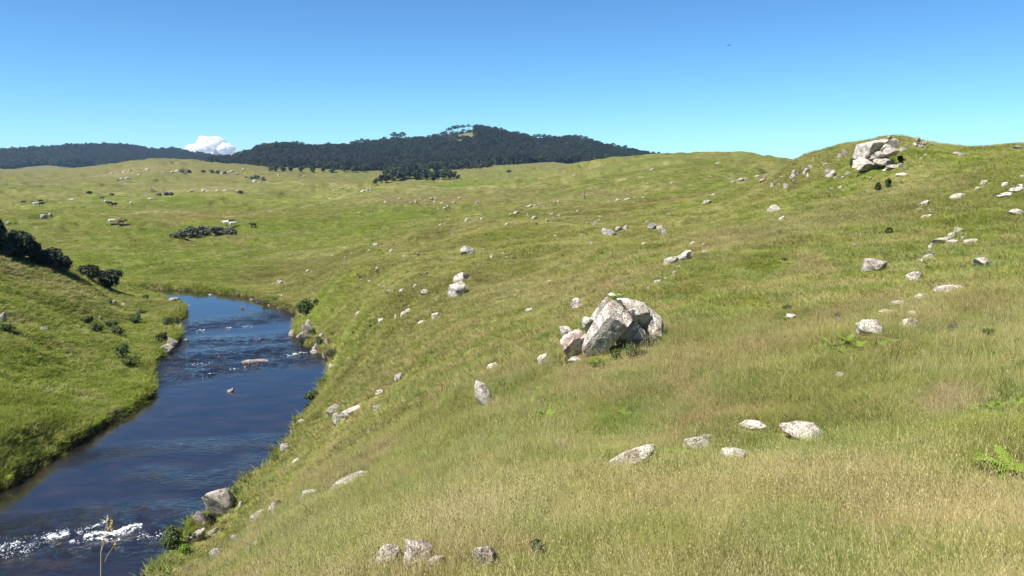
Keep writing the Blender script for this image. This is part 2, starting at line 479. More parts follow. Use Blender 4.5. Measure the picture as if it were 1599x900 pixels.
def mat_rock(name, k=1.0, warm=0.0, tone=1.0):
    m, nt, nd, lk, out = new_mat(name)
    p = principled(nd, lk, out, .93, .15)
    pos = nd.new('ShaderNodeNewGeometry').outputs['Position']
    big = noise(nd, lk, pos, 1.7 * k, 5, .6, .3)
    mid = noise(nd, lk, pos, 6.5 * k, 5, .65, .4)
    fine = noise(nd, lk, pos, 26 * k, 4, .6)
    base = ramp(nd, lk, mid, [(.25, (.12, .10, .085)), (.40, (.28, .245, .21)), (.58, (.42, .375, .33)), (.8, (.52, .475, .42))])
    red = ramp(nd, lk, big, [(.50, (0, 0, 0)), (.66, (.62 + warm, .62 + warm, .62 + warm))])
    c = mixc(nd, lk, red, base, (.27, .175, .13))
    lich = ramp(nd, lk, noise(nd, lk, pos, 4.2 * k, 7, .72, .5), [(.46, (0, 0, 0)), (.54, (.9, .9, .9))])
    c = mixc(nd, lk, lich, c, (.66, .615, .54))
    spk = ramp(nd, lk, fine, [(.36, (.45, .43, .42)), (.48, (1, 1, 1))])
    c = mixc(nd, lk, 1.0, c, spk, 'MULTIPLY')
    oi = nd.new('ShaderNodeObjectInfo')
    c = mixc(nd, lk, 1.0, c, ramp(nd, lk, oi.outputs['Random'], [(0, (.68 * tone, .66 * tone, .64 * tone)), (.6, (tone, tone, tone))] if tone <= 1 else [(0, (tone, tone, tone)), (1, (tone, tone, tone))]), 'MULTIPLY')
    lk.new(c, p.inputs['Base Color'])
    add = nd.new('ShaderNodeMath'); add.operation = 'ADD'
    lk.new(mid, add.inputs[0]); lk.new(fine, add.inputs[1])
    lk.new(bump(nd, lk, add.outputs[0], 0.9, 0.07 / k), p.inputs['Normal'])
    return m

M_GROUND = mat_ground()
M_GRASS = mat_grass()
M_ROCK = mat_rock('lichen covered rock')
M_ROCKF = mat_rock('weathered rock', 0.5, 0, .74)
M_BOULDER = mat_rock('mottled lichen boulder', 0.8, .2, 1.12)
M_DARKLEAF = mat_leaf('dark evergreen leaves', (.009, .016, .006), (.030, .042, .013), .15, 1.2)
M_GREYLEAF = mat_leaf('grey green leaves', (.06, .075, .045), (.13, .145, .09), .25, 1.5)
M_MIDLEAF = mat_leaf('green shrub leaves', (.045, .07, .018), (.10, .135, .035), .3, 2.0)
M_FERN = mat_leaf('bright fern fronds', (.13, .22, .02), (.22, .34, .035), .4, 3.0)
M_FORESTLEAF = mat_leaf('forest leaves', (.008, .018, .008), (.036, .056, .018), .1, .05, .65)
M_ARAU = mat_leaf('pine needles', (.007, .015, .010), (.022, .034, .016), .1, .05, .5)
M_BARK = mat_plain('bark', (.10, .08, .06), (.2, .17, .14), 4)
M_STRAW = mat_leaf('dry grass stem', (.36, .29, .15), (.52, .44, .26), .3, 8)
M_WOOD = mat_plain('weathered wood', (.09, .07, .055), (.17, .14, .11), 9)
M_PLUME = mat_leaf('pale grass plume', (.55, .5, .4), (.7, .66, .56), .4, 5)

# ------------------------------------------------------------------ colour of the sward (plant colour only)
LUSH = np.array((.142, .198, .019)); GREEN = np.array((.175, .208, .042)); OLIVE = np.array((.212, .211, .064))
STRAW = np.array((.310, .268, .135)); RED = np.array((.270, .180, .090)); SOIL = np.array((.05, .038, .026)); PALE = np.array((.40, .355, .20))
BLOB = []
def blob(px, py, rx, ry, c, k):
    a0, _ = pix_az_e(px, py)
    _, r0 = hit(px, py); _, r1 = hit(px, py - ry); _, r2 = hit(px, py + ry)
    dl = max(0.04, min(abs(math.log(r1 / r0)), abs(math.log(r0 / r2))) if r1 < r0 * 2 else abs(math.log(r0 / r2)))
    BLOB.append((float(a0), math.log(r0), rx / FPX, dl, c, k))
for b in ((340, 337, 110, 9, RED, .55), (250, 330, 60, 6, STRAW, .4), (960, 445, 40, 22, RED, .5), (900, 470, 40, 25, STRAW, .6), (1000, 425, 40, 15, STRAW, .5),
          (1380, 305, 110, 16, STRAW, .75), (1290, 345, 110, 20, STRAW, .6), (1150, 380, 90, 18, STRAW, .6), (790, 455, 70, 30, STRAW, .5), (700, 520, 90, 40, OLIVE, .6),
          (1120, 470, 90, 45, LUSH, .5), (590, 455, 45, 22, GREEN, .4), (820, 385, 70, 15, LUSH, .5), (780, 370, 60, 10, LUSH, .5),
          (700, 690, 140, 60, LUSH, .35), (540, 820, 120, 70, STRAW, .35), (740, 815, 90, 50, STRAW, .8), (900, 780, 60, 40, RED, .3), (1290, 760, 200, 60, STRAW, .5),
          (1490, 635, 28, 22, np.array((.30, .22, .14)), .9), (1310, 545, 70, 35, LUSH, .6), (850, 650, 50, 25, LUSH, .6), (60, 640, 120, 80, LUSH, .4), (60, 430, 110, 25, STRAW, .45),
          (250, 480, 40, 10, STRAW, .3), (620, 305, 110, 14, STRAW, .55), (690, 312, 100, 7, RED, .45), (640, 335, 120, 9, LUSH, .4), (1000, 318, 90, 6, RED, .45),
          (500, 400, 60, 10, STRAW, .4), (1450, 480, 70, 30, STRAW, .4), (320, 297, 90, 4, STRAW, .5), (200, 270, 70, 8, STRAW, .4), (880, 310, 120, 8, STRAW, .35),
          (860, 890, 70, 20, LUSH, .4), (1560, 880, 70, 30, LUSH, .35), (1250, 290, 80, 14, OLIVE, .5), (950, 262, 100, 8, OLIVE, .5), (1100, 258, 80, 8, GREEN, .5),
          (720, 216, 26, 6, np.array((.26, .25, .12)), .9)):
    blob(*b)
TRAIL = []
for pts, w in (([(195, 335), (240, 331), (300, 336), (360, 339), (420, 330), (480, 321), (530, 309), (580, 297)], .7), ([(560, 385), (640, 366), (700, 352), (760, 340), (850, 321)], .5),
               ([(900, 325), (960, 318), (1060, 312), (1130, 303)], .5), ([(400, 403), (470, 396), (540, 386)], .8), ([(0, 286), (90, 287), (200, 287), (300, 288), (430, 287)], 1.0), ([(420, 285), (520, 288), (600, 293), (760, 290), (900, 287)], 1.0), ([(880, 281), (1000, 277), (1140, 271), (1210, 271)], .6)):
    p = [hit(*q)[0] for q in pts]
    TRAIL.append((np.array([(v.x, v.y) for v in p]), w))

def gcol(x, y):
    r = np.hypot(x, y); az = np.arctan2(x, y); lr = np.log(np.maximum(r, .5))
    n1 = fbm(x / 6, y / 6, 51, 4, .6); n2 = fbm(x / 28, y / 28, 57, 4, .55); n3 = fbm(x / 1.3, y / 1.3, 63, 3, .6); n4 = fbm(x / 160, y / 110, 69, 4, .55)
    lush = sstep(.40, .58, n2 * .65 + n1 * .35)[:, None]
    c = OLIVE * (1 - lush) + GREEN * lush
    lu2 = (sstep(.52, .66, n2 * .6 + n1 * .4) * .75)[:, None]
    c = c * (1 - lu2) + LUSH * lu2
    c = c * (.72 + .56 * sstep(.25, .75, n3 * .5 + n1 * .5))[:, None]
    left = sstep(0, 3, -(x + 14)) * sstep(0, 6, 160 - np.minimum(y, 160)) * (r < 170)
    sd = river_sd(x, y)
    meadow = (sstep(120, 165, r) * (1 - sstep(260, 420, r)) * sstep(.02, .16, -az))
    lft = (np.clip(sd, 0, 60) < 60) * sstep(-.30, -.36, az + 0.0) * (r < 120)
    wl = np.clip(np.maximum(meadow * .8, lft * .95), 0, 1) * (0.55 + .9 * (n1 - .3))
    wl = np.clip(wl, 0, 1)[:, None]
    c = c * (1 - wl) + LUSH * wl
    ws = (sstep(.52, .70, n1 * .55 + n3 * .45) * .55)[:, None]
    c = c * (1 - ws) + STRAW * ws
    wf = (sstep(330, 800, r) * (.35 + .8 * sstep(.4, .62, n4)))[:, None]
    wf = np.clip(wf, 0, .85)
    c = c * (1 - wf) + np.array((.205, .190, .070)) * wf
    wn = ((1 - sstep(5, 13, r)) * sstep(.40, .62, n1 * .6 + n3 * .4) * .45)[:, None]
    c = c * (1 - wn) + PALE * wn
    n5 = fbm(x / 1.7, y / 1.7, 121, 3, .6)
    wg = ((1 - sstep(35, 60, r)) * sstep(.50, .64, n5) * .75)[:, None]
    c = c * (1 - wg) + np.array((.150, .200, .050)) * wg
    wr = ((1 - sstep(35, 60, r)) * sstep(.56, .70, fbm(x / 2.2, y / 2.2, 131, 3, .6)) * .55)[:, None]
    c = c * (1 - wr) + np.array((.30, .215, .12)) * wr
    wk = ((1 - sstep(.02, .13, ledge(x, y))) * sstep(120, 220, r) * (1 - sstep(850, 1000, r)) * np.clip(.2 + 1.1 * n1, 0, 1) * .6)[:, None]
    c = c * (1 - wk) + np.array((.24, .185, .105)) * wk
    for a0, l0, da, dl, cc, k in BLOB:
        d2 = ((az - a0) / da) ** 2 + ((lr - l0) / dl) ** 2
        j = np.nonzero(d2 < 5)[0]
        if not len(j): continue
        w = (np.exp(-d2[j]) * k * (0.4 + 1.2 * n3[j]))
        w = np.clip(w, 0, 1)[:, None]
        c[j] = c[j] * (1 - w) + cc * w
    for P, wd in TRAIL:
        j = np.nonzero((r > 60) & (r < 900))[0]
        d = np.full(len(j), 1e9)
        for A, B in zip(P[:-1], P[1:]):
            e = B - A
            t = np.clip(((x[j] - A[0]) * e[0] + (y[j] - A[1]) * e[1]) / (e @ e), 0, 1)
            d = np.minimum(d, np.hypot(x[j] - A[0] - e[0] * t, y[j] - A[1] - e[1] * t))
        w = (np.exp(-(d / (wd * (.5 + n1[j]) * np.clip(r[j] / 180, 1, 3))) ** 2) * .6)[:, None]
        c[j] = c[j] * (1 - w) + PALE * w
    return c

# ------------------------------------------------------------------ the ground
gv = np.c_[GX.ravel(), GY.ravel(), Z.ravel()]
ii, jj = np.meshgrid(np.arange(NR - 1), np.arange(NA), indexing='ij'); jn = (jj + 1) % NA
gf = np.stack([ii * NA + jj, ii * NA + jn, (ii + 1) * NA + jn, (ii + 1) * NA + jj], -1).reshape(-1, 4)
gf = gf[:, ::-1]
cap = np.arange(NA)
g_me = mesh_np('ground', gv, np.r_[gf.ravel(), cap], np.r_[np.full(len(gf), 4), NA])
gc = gcol(gv[:, 0], gv[:, 1])
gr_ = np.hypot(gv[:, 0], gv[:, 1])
gc = gc * (1 - .30 * sstep(42, 75, gr_) - .05 * sstep(90, 190, gr_))[:, None]          # grass self-shadowing put into the ground colour where the clumps thin out
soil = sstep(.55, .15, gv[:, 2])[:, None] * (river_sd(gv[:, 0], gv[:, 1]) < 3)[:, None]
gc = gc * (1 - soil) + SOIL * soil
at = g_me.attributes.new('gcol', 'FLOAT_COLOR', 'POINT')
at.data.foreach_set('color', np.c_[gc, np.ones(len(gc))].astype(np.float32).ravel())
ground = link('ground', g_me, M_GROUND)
tag(ground, 'rolling grassy hillside and meadow on both sides of the river', None, None, 'structure')

# ------------------------------------------------------------------ the river
def poly_dist(x, y, pts):
    d = np.full(x.shape, 1e9)
    for A, B in zip(pts[:-1], pts[1:]):
        A = np.array(A); e = np.array(B) - A
        t = np.clip(((x - A[0]) * e[0] + (y - A[1]) * e[1]) / (e @ e), 0, 1)
        d = np.minimum(d, np.hypot(x - A[0] - e[0] * t, y - A[1] - e[1] * t))
    return d
RAPID = [([(268, 517), (330, 508), (400, 500), (460, 491)], 2.6, 1.0), ([(288, 536), (350, 534), (420, 530), (468, 526)], 2.2, .7),
         ([(255, 566), (310, 562), (370, 556), (430, 551), (505, 545)], 3.2, 1.1), ([(245, 592), (300, 585), (360, 574), (430, 566), (505, 556)], 2.2, .9),
         ([(-60, 872), (40, 846), (120, 832), (225, 822), (300, 820)], 2.0, 1.3), ([(-60, 900), (60, 872), (160, 850), (280, 838)], 1.6, .9),
         ([(120, 718), (200, 705), (260, 700), (420, 690)], 1.3, .28), ([(230, 740), (320, 752), (400, 720)], 1.3, .22)]
RAPW = [([on_plane(*p) for p in pts], w, k) for pts, w, k in RAPID]
STEP = 0.22
wx, wy = np.meshgrid(np.arange(-100, 2, STEP), np.arange(-8, 132, STEP))
wsd = river_sd(wx, wy)
keepv = wsd < 1.2
rip = np.zeros(wx.shape)
for pts, w, k in RAPW:
    dd = poly_dist(wx, wy, pts)
    rip = np.maximum(rip, k * np.exp(-(dd / w) ** 2))
rip *= .55 + .9 * fbm(wx / 3.0, wy / 3.0, 81, 3)
wz = rip * ((fbm(wx / 1.3, wy / .62, 83, 3, .6) - .5) * .34 + (fbm(wx / .6, wy / .35, 87, 2) - .5) * .12)
idx = -np.ones(wx.shape, int); idx[keepv] = np.arange(keepv.sum())
q = keepv[:-1, :-1] & keepv[1:, :-1] & keepv[:-1, 1:] & keepv[1:, 1:]
wf_ = np.stack([idx[:-1, :-1][q], idx[:-1, 1:][q], idx[1:, 1:][q], idx[1:, :-1][q]], -1)
w_me = mesh_np('river', np.c_[wx[keepv], wy[keepv], wz[keepv]], wf_, np.full(len(wf_), 4))
at = w_me.attributes.new('rip', 'FLOAT', 'POINT'); at.data.foreach_set('value', rip[keepv].astype(np.float32))
def mat_water():
    m, nt, nd, lk, out = new_mat('river water')
    p = principled(nd, lk, out, .03, .5)
    p.inputs['IOR'].default_value = 1.75
    pos = nd.new('ShaderNodeNewGeometry').outputs['Position']
    mp = nd.new('ShaderNodeMapping'); mp.inputs['Scale'].default_value = (.8, 1.5, 1); mp.inputs['Rotation'].default_value = (0, 0, .25)
    lk.new(pos, mp.inputs[0])
    v = mp.outputs[0]
    bed = noise(nd, lk, v, .45, 6, .65, .4)
    lk.new(ramp(nd, lk, bed, [(.3, (.007, .007, .009)), (.5, (.014, .011, .011)), (.72, (.030, .021, .015))]), p.inputs['Base Color'])
    a = nd.new('ShaderNodeAttribute'); a.attribute_name = 'rip'
    f = nd.new('ShaderNodeMath'); f.operation = 'MULTIPLY_ADD'; f.inputs[1].default_value = 1.0; f.inputs[2].default_value = .014
    lk.new(a.outputs['Fac'], f.inputs[0])
    h = noise(nd, lk, v, 2.6, 5, .6, .6)
    hm = nd.new('ShaderNodeMath'); hm.operation = 'MULTIPLY'; lk.new(h, hm.inputs[0]); lk.new(f.outputs[0], hm.inputs[1])
    big = noise(nd, lk, v, .5, 3, .5)
    bm_ = nd.new('ShaderNodeMath'); bm_.operation = 'MULTIPLY_ADD'; bm_.inputs[1].default_value = .03; lk.new(big, bm_.inputs[0]); lk.new(hm.outputs[0], bm_.inputs[2])
    lk.new(bump(nd, lk, bm_.outputs[0], 1.0, 0.30), p.inputs['Normal'])
    return m
river = link('river', w_me, mat_water())
tag(river, 'narrow dark river reflecting the blue sky', None, None, 'structure')

# white water: thin ragged sheets of froth lying on the waves
FR = np.random.default_rng(5)
fv, ff, fs = [], [], []
def froth(px0, py0, px1, py1, n, wid, size):
    A = np.array(on_plane(px0, py0)); B = np.array(on_plane(px1, py1))
    for _ in range(int(n * 1.7)):
        t = FR.random(); s = FR.normal(0, wid * 1.5) * (1 - .45 * t) + .25 * math.sin(t * 9 + px0)
        d = (B - A) / np.hypot(*(B - A))
        p = A + (B - A) * t + np.array((-d[1], d[0])) * s
        L = size * .36 * FR.lognormal(-.3, .5) * math.exp(-abs(s) / (wid * 2)); wd = L * FR.uniform(.10, .30)
        ang = math.atan2(d[1], d[0]) + FR.normal(0, .35)
        k = 9; base = len(fv)
        zc = float(np.interp(0, [0, 1], [0, 1]))
        z0 = 0.045 + 0.05 * FR.random()
        fv.append((p[0], p[1], z0 + wd * .35))
        for q_ in range(k):
            th = 2 * math.pi * q_ / k; rr = FR.uniform(.55, 1.1)
            u, w_ = L * rr * math.cos(th), wd * rr * math.sin(th)
            fv.append((p[0] + u * math.cos(ang) - w_ * math.sin(ang), p[1] + u * math.sin(ang) + w_ * math.cos(ang), z0 - .03))
        for q_ in range(k):
            ff.extend((base, base + 1 + q_, base + 1 + (q_ + 1) % k)); fs.append(3)
for a in ((132, 840, 222, 822, 260, .10, .26), (150, 842, 222, 826, 120, .16, .18), (0, 858, 110, 833, 150, .28, .17), (75, 842, 108, 834, 90, .14, .24), (118, 836, 172, 812, 60, .14, .2), (110, 846, 190, 843, 60, .10, .2),
          (215, 840, 280, 832, 50, .2, .14), (0, 872, 60, 856, 40, .3, .12), (306, 517, 320, 516, 14, .1, .3), (352, 513, 364, 512, 8, .1, .25), (380, 511, 394, 510, 10, .1, .25),
          (450, 557, 462, 553, 30, .25, .35), (462, 553, 480, 551, 18, .12, .3), (288, 572, 340, 566, 12, .4, .22), (395, 531, 408, 530, 8, .1, .25), (300, 590, 420, 566, 14, .5, .22)):
    froth(*a)
f_me = mesh_np('river_foam', np.array(fv), np.array(ff), np.array(fs))
M_FOAM = mat_plain('white froth', (.48, .52, .56), (.72, .75, .78), 3, .6, .3)
foam = link('river_foam', f_me, M_FOAM)
tag(foam, 'white foam on the small rapids of the river', 'foam', None, 'stuff')
# ------------------------------------------------------------------ scattering on points (only for stuff)
PROTO = bpy.data.collections.new('clump_sources')      # not linked to the scene
def proto_coll(name, meshes):
    c = bpy.data.collections.new(name)
    for k, me in enumerate(meshes):
        o = bpy.data.objects.new('%s_%02d' % (name, k), me); c.objects.link(o)
    return c

def scatter(name, coll, pos, rot, scl, idx, col=None):
    me = bpy.data.meshes.new(name)
    n = len(pos)
    me.vertices.add(n); me.vertices.foreach_set('co', np.asarray(pos, np.float32).ravel())
    for an, ty, key, v in (('rot', 'FLOAT_VECTOR', 'vector', rot), ('scl', 'FLOAT_VECTOR', 'vector', scl)):
        a = me.attributes.new(an, ty, 'POINT'); a.data.foreach_set(key, np.asarray(v, np.float32).ravel())
    a = me.attributes.new('pick', 'INT', 'POINT'); a.data.foreach_set('value', np.asarray(idx, np.int32))
    if col is not None:
        a = me.attributes.new('gcol', 'FLOAT_COLOR', 'POINT'); a.data.foreach_set('color', np.c_[col, np.ones(n)].astype(np.float32).ravel())
    o = bpy.data.objects.new(name, me); COL.objects.link(o)
    ng = bpy.data.node_groups.new(name, 'GeometryNodeTree')
    ng.interface.new_socket('Geometry', in_out='INPUT', socket_type='NodeSocketGeometry')
    ng.interface.new_socket('Geometry', in_out='OUTPUT', socket_type='NodeSocketGeometry')
    nd, lk = ng.nodes, ng.links
    gi = nd.new('NodeGroupInput'); go = nd.new('NodeGroupOutput')
    iop = nd.new('GeometryNodeInstanceOnPoints'); ci = nd.new('GeometryNodeCollectionInfo')
    ci.inputs['Collection'].default_value = coll; ci.inputs['Separate Children'].default_value = True; ci.inputs['Reset Children'].default_value = True
    def attr(nm, ty):
        a = nd.new('GeometryNodeInputNamedAttribute'); a.data_type = ty; a.inputs[0].default_value = nm
        return a.outputs['Attribute']
    lk.new(gi.outputs[0], iop.inputs['Points']); lk.new(ci.outputs[0], iop.inputs['Instance'])
    iop.inputs['Pick Instance'].default_value = True
    lk.new(attr('pick', 'INT'), iop.inputs['Instance Index'])
    er = nd.new('FunctionNodeEulerToRotation'); lk.new(attr('rot', 'FLOAT_VECTOR'), er.inputs[0]); lk.new(er.outputs[0], iop.inputs['Rotation'])
    lk.new(attr('scl', 'FLOAT_VECTOR'), iop.inputs['Scale'])
    lk.new(iop.outputs[0], go.inputs[0])
    md = o.modifiers.new('scatter', 'NODES'); md.node_group = ng
    return o

def blade_clump(seed, n, h0, h1, spread, w, lean, droop, stalks=0):
    g = np.random.default_rng(seed)
    V, F, S, T, TN = [], [], [], [], []
    for k in range(n + stalks):
        st = k >= n
        a = g.uniform(0, 2 * math.pi); rr = spread * math.sqrt(g.random()) * (.5 if st else 1)
        bx, by = rr * math.cos(a), rr * math.sin(a)
        d = a + g.normal(0, .9) if rr > spread * .3 else g.uniform(0, 6.28)
        h = g.uniform(h0, h1) * (1.7 if st else 1); ln = abs(g.normal(lean, lean * .5)); dr = abs(g.normal(droop, droop * .5)) * (.4 if st else 1)
        ww = w * g.uniform(.6, 1.3) * (.55 if st else 1); tw = g.uniform(0, 3.14)
        cx, cy = math.cos(d), math.sin(d); sx, sy = math.cos(tw), math.sin(tw)
        b = len(V)
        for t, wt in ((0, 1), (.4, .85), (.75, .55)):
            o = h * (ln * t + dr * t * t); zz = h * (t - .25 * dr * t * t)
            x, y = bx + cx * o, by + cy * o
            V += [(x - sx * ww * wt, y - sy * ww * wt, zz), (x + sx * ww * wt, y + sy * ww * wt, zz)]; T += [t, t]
        o = h * (ln + dr)
        V.append((bx + cx * o, by + cy * o, h * (1 - .35 * dr))); T.append(1.0)
        F += [b, b + 1, b + 3, b + 2, b + 2, b + 3, b + 5, b + 4, b + 4, b + 5, b + 6]; S += [4, 4, 3]
        q_ = g.random(); TN += [q_] * (len(V) - b)
        if st:            # a slim seed head
            x, y, zz = V[-1]
            for s_ in range(4):
                b = len(V); aa = g.uniform(0, 6.28); z1 = zz - h * .16 * g.random()
                V += [(x, y, z1), (x + .005 * math.cos(aa), y + .005 * math.sin(aa), z1 + .012), (x + .002, y, z1 + .026)]; T += [1, 1, 1]; TN += [.95] * 3
                F += [b, b + 1, b + 2]; S.append(3)
    me = mesh_np('grass_clump', np.array(V), F, S)
    at = me.attributes.new('tip', 'FLOAT', 'POINT'); at.data.foreach_set('value', np.array(T[:len(me.vertices)], np.float32))
    at = me.attributes.new('tint', 'FLOAT', 'POINT'); at.data.foreach_set('value', np.array(TN, np.float32))
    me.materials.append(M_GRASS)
    return me

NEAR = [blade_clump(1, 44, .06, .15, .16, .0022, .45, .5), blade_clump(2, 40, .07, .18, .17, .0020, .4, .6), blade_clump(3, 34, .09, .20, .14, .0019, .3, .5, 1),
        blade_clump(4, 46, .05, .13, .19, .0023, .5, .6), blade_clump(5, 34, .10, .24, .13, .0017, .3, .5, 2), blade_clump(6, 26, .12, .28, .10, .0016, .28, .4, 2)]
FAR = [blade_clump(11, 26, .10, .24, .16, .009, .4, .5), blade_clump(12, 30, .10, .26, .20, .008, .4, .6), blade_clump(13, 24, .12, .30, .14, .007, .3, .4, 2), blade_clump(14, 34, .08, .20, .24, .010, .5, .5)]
C_NEAR = proto_coll('near_clump', NEAR); C_FAR = proto_coll('far_clump', FAR)

# ------------------------------------------------------------------ rocks
def ico(sub):
    bm = bmesh.new(); bmesh.ops.create_icosphere(bm, subdivisions=sub, radius=1.0)
    v = np.array([x.co[:] for x in bm.verts]); f = np.array([[q.index for q in p.verts] for p in bm.faces])
    bm.free()
    return v, f
_ICO = {}
def n3(v, s, seed):
    return (vnoise(v[:, 0] * s + v[:, 2] * s * .7, v[:, 1] * s - v[:, 2] * s * .5, seed) + vnoise(v[:, 1] * s + 5.2, v[:, 2] * s + v[:, 0] * s * .6, seed + 3) + vnoise(v[:, 2] * s + 1.7, v[:, 0] * s - v[:, 1] * s * .4 + 9, seed + 7)) / 3 - .5
def rock_verts(seed, sub=3, cuts=11, rough=.10, power=1.0):
    """a boulder in the unit box: x, y in -.5 to .5, z from -.3 to 1"""
    if sub not in _ICO: _ICO[sub] = ico(sub)
    v, f = _ICO[sub]
    g = np.random.default_rng(seed)
    p = v * (1 + .25 * n3(v, 1.3, seed)[:, None])
    for _ in range(cuts):
        d = g.normal(size=3); d[2] *= .8; d /= np.linalg.norm(d)
        off = g.uniform(.34, .76)
        k = np.maximum(p @ d - off, 0)[:, None]
        p = p - k * d * .94
    nn = v / np.linalg.norm(v, axis=1)[:, None]
    p = p + nn * (rough * 1.6 * n3(p, 2.6, seed + 11) + rough * n3(p, 6.5, seed + 19) + (rough * .6 * n3(p, 15, seed + 29) if sub > 3 else 0))[:, None]
    lo, hi = p.min(0), p.max(0)
    p = (p - (lo + hi) / 2) / (hi - lo)
    p[:, 2] = (p[:, 2] + .5) * 1.3 - .3
    return p, f
def rock_mesh(seed, sub=3, cuts=11, rough=.10, mat=None, dims=(1, 1, 1)):
    p, f = rock_verts(seed, sub, cuts, rough)
    p[:, 2] = (p[:, 2] + .3) / 1.3 * 1.7 - .7          # well bedded in the turf
    me = mesh_np('rock', p * np.array(dims), f, np.full(len(f), 3))
    me.materials.append(mat or M_ROCK)
    return me
LIB_N = [rock_mesh(100 + k, 4, 14 + k % 6, .12) for k in range(12)]
LIB_F = [rock_mesh(200 + k, 3, 13 + k % 6, .13, M_ROCKF) for k in range(12)]
ROCKN = [0]; FOOT = []          # FOOT: x, y, radius of every stone, for the grass round it
def rock(px, py, w, h, tilt=0, label=None, group=None, me=None, name='rock', dep=.8, sink=0.0, cat='rock'):
    """px, py: middle of the rock in the photo; w, h: its size there in pixels"""
    p, r = hit(px, py + h * .5)
    D = (p - cam.location).length
    k = D / FPX
    ROCKN[0] += 1; q = ROCKN[0]
    if me is None: me = (LIB_N if (r < 70 and w > 8) else LIB_F)[q * 5 % 12]
    o = bpy.data.objects.new(name, me); COL.objects.link(o)
    if w <= 13 and r > 45: w, h, sink = w * .92, h * .85, sink + .12
    sp = (HC - p.z) / D                                   # how steeply it is looked down on
    dep = min(dep, max(.3, .5 * h / (w * max(sp, .02))))
    wid = w * k; hh = max(h - .30 * dep * w * max(sp, 0), h * .7) * k
    o.scale = (wid, wid * dep, hh)
    dv = Vector((p.x, p.y, 0)).normalized()
    base = Matrix.Rotation(math.atan2(-dv.x, dv.y) + random.Random(q).uniform(-.35, .35), 4, 'Z')
    if tilt: base = Matrix.Rotation(math.radians(-tilt), 4, dv) @ base
    o.rotation_euler = base.to_euler()
    o.location = (p.x + dv.x * wid * dep * .3, p.y + dv.y * wid * dep * .3, 0)
    gz = float(height(o.location.x, o.location.y))
    o.location.z = max(min(p.z, gz), p.z - .3 * hh) - sink * hh + (min(.07, .3 * hh) if river_sd(p.x, p.y) > .6 else 0)
    FOOT.append((o.location.x, o.location.y, wid * .5))
    tag(o, label, cat, group)
    return o

# rocks told apart one by one
SINGLE = [
 (608, 876, 42, 40, 0, 'blocky pale rock beside the pointed white rock in the foreground grass'),
 (652, 869, 50, 46, 0, 'pointed white rock between two other rocks in the foreground grass'),
 (684, 885, 30, 26, 0, 'low grey rock half hidden in grass right behind the pointed white rock'),
 (763, 878, 38, 42, 12, 'lone pointed grey and white rock in the foreground grass'),
 (990, 717, 78, 26, 27, 'long pale rock slab sloping out of the grass beside a bright tuft'),
 (1087, 697, 44, 22, -3, 'low rounded white rock next to a leafy tuft uphill of the long slab'),
 (1105, 684, 18, 8, 0, 'small white stone just behind the low rounded white rock'),
 (1144, 715, 42, 20, 0, 'low flat grey and white rock sunk in tall grass'),
 (1175, 667, 40, 14, 0, 'broken low pale rock lying between the flat rock and the oblong rock'),
 (1254, 676, 70, 22, -8, 'oblong grey rock alone in the straw coloured grass'),
 (910, 791, 12, 10, 20, 'tiny pinkish stone in the reddish grass'),
 (760, 613, 26, 40, 22, 'upright leaning white rock alone on the green slope'),
 (547, 753, 66, 16, 24, 'long dark and white slab lying aslant on the slope above the river'),
 (484, 773, 30, 12, 12, 'flat white rock just downhill of the long slanting slab'),
 (434, 793, 26, 18, 30, 'yellowish ribbed rock on the slope above the big white river boulder'),
 (348, 787, 46, 44, 8, 'big white boulder standing at the edge of the river above the rapids'),
 (320, 811, 16, 26, 25, 'narrow pale rock beside the big white river boulder'),
 (730, 391, 24, 12, 0, 'broad white rock on the bright green slope, larger than its neighbours'),
 (721, 433, 28, 12, 12, 'dark flat rock just behind the rounded rock on the green slope'),
 (716, 453, 30, 20, 10, 'rounded grey and white rock in front of the dark flat rock'),
 (709, 360, 10, 11, 25, 'small leaning rock with a dark shaded side on the meadow edge'),
 (901, 475, 19, 14, 14, 'grey stone alone in reddish grass behind the big boulder group'),
 (849, 562, 18, 13, 15, 'low grey stone on the slope just below the big boulder group'),
 (770, 574, 22, 10, 22, 'flat pinkish stone uphill of the leaning white rock'),
 (624, 591, 16, 10, 20, 'flat pale stone alone on the olive slope above the river pool'),
 (1364, 416, 38, 18, 4, 'long grey rock with a shaded front in short grass below the ridge'),
 (1428, 436, 26, 15, 8, 'ribbed grey rock uphill of the row of flat stones'),
 (1533, 413, 22, 13, 8, 'white stone alone high on the slope beyond the row of flat stones'),
 (1481, 455, 38, 12, 8, 'wedge shaped rock with a dark left end in dry grass'),
 (1358, 514, 36, 22, 10, 'rock with a black hollow under it above a patch of ferns'),
 (1421, 507, 26, 12, 0, 'round white stone uphill of the rock with the black hollow'),
 (1235, 497, 17, 8, 0, 'small white stone alone left of the row of flat stones'),
 (1311, 588, 12, 8, 0, 'tiny white stone in the grass below the fern patch'),
 (379, 478, 11, 9, 0, 'small rock standing in the calm upper pool of the river'),
 (361, 608, 13, 9, 18, 'small pale rock standing in the calm lower pool of the river'),
 (290, 530, 10, 7, 0, 'small white rock in the water beside the left bank boulders'),
 (400, 562, 42, 9, 3, 'flat brown rock shelf breaking the surface between the two pools'),
 (272, 469, 17, 5, 0, 'low flat rock at the tip of the grassy point in the river'),
 (3, 495, 12, 16, -10, 'dark boulder in the grass of the left bank with a shaded side'),
 (68, 514, 12, 8, 0, 'pale stone in the bright grass of the left bank'),
 (592, 639, 16, 12, 10, 'squarish pinkish stone at the upper end of the rocks over the river edge'),
]
for px, py, w, h, t, lab in SINGLE:
    rock(px, py, w, h, t, lab)

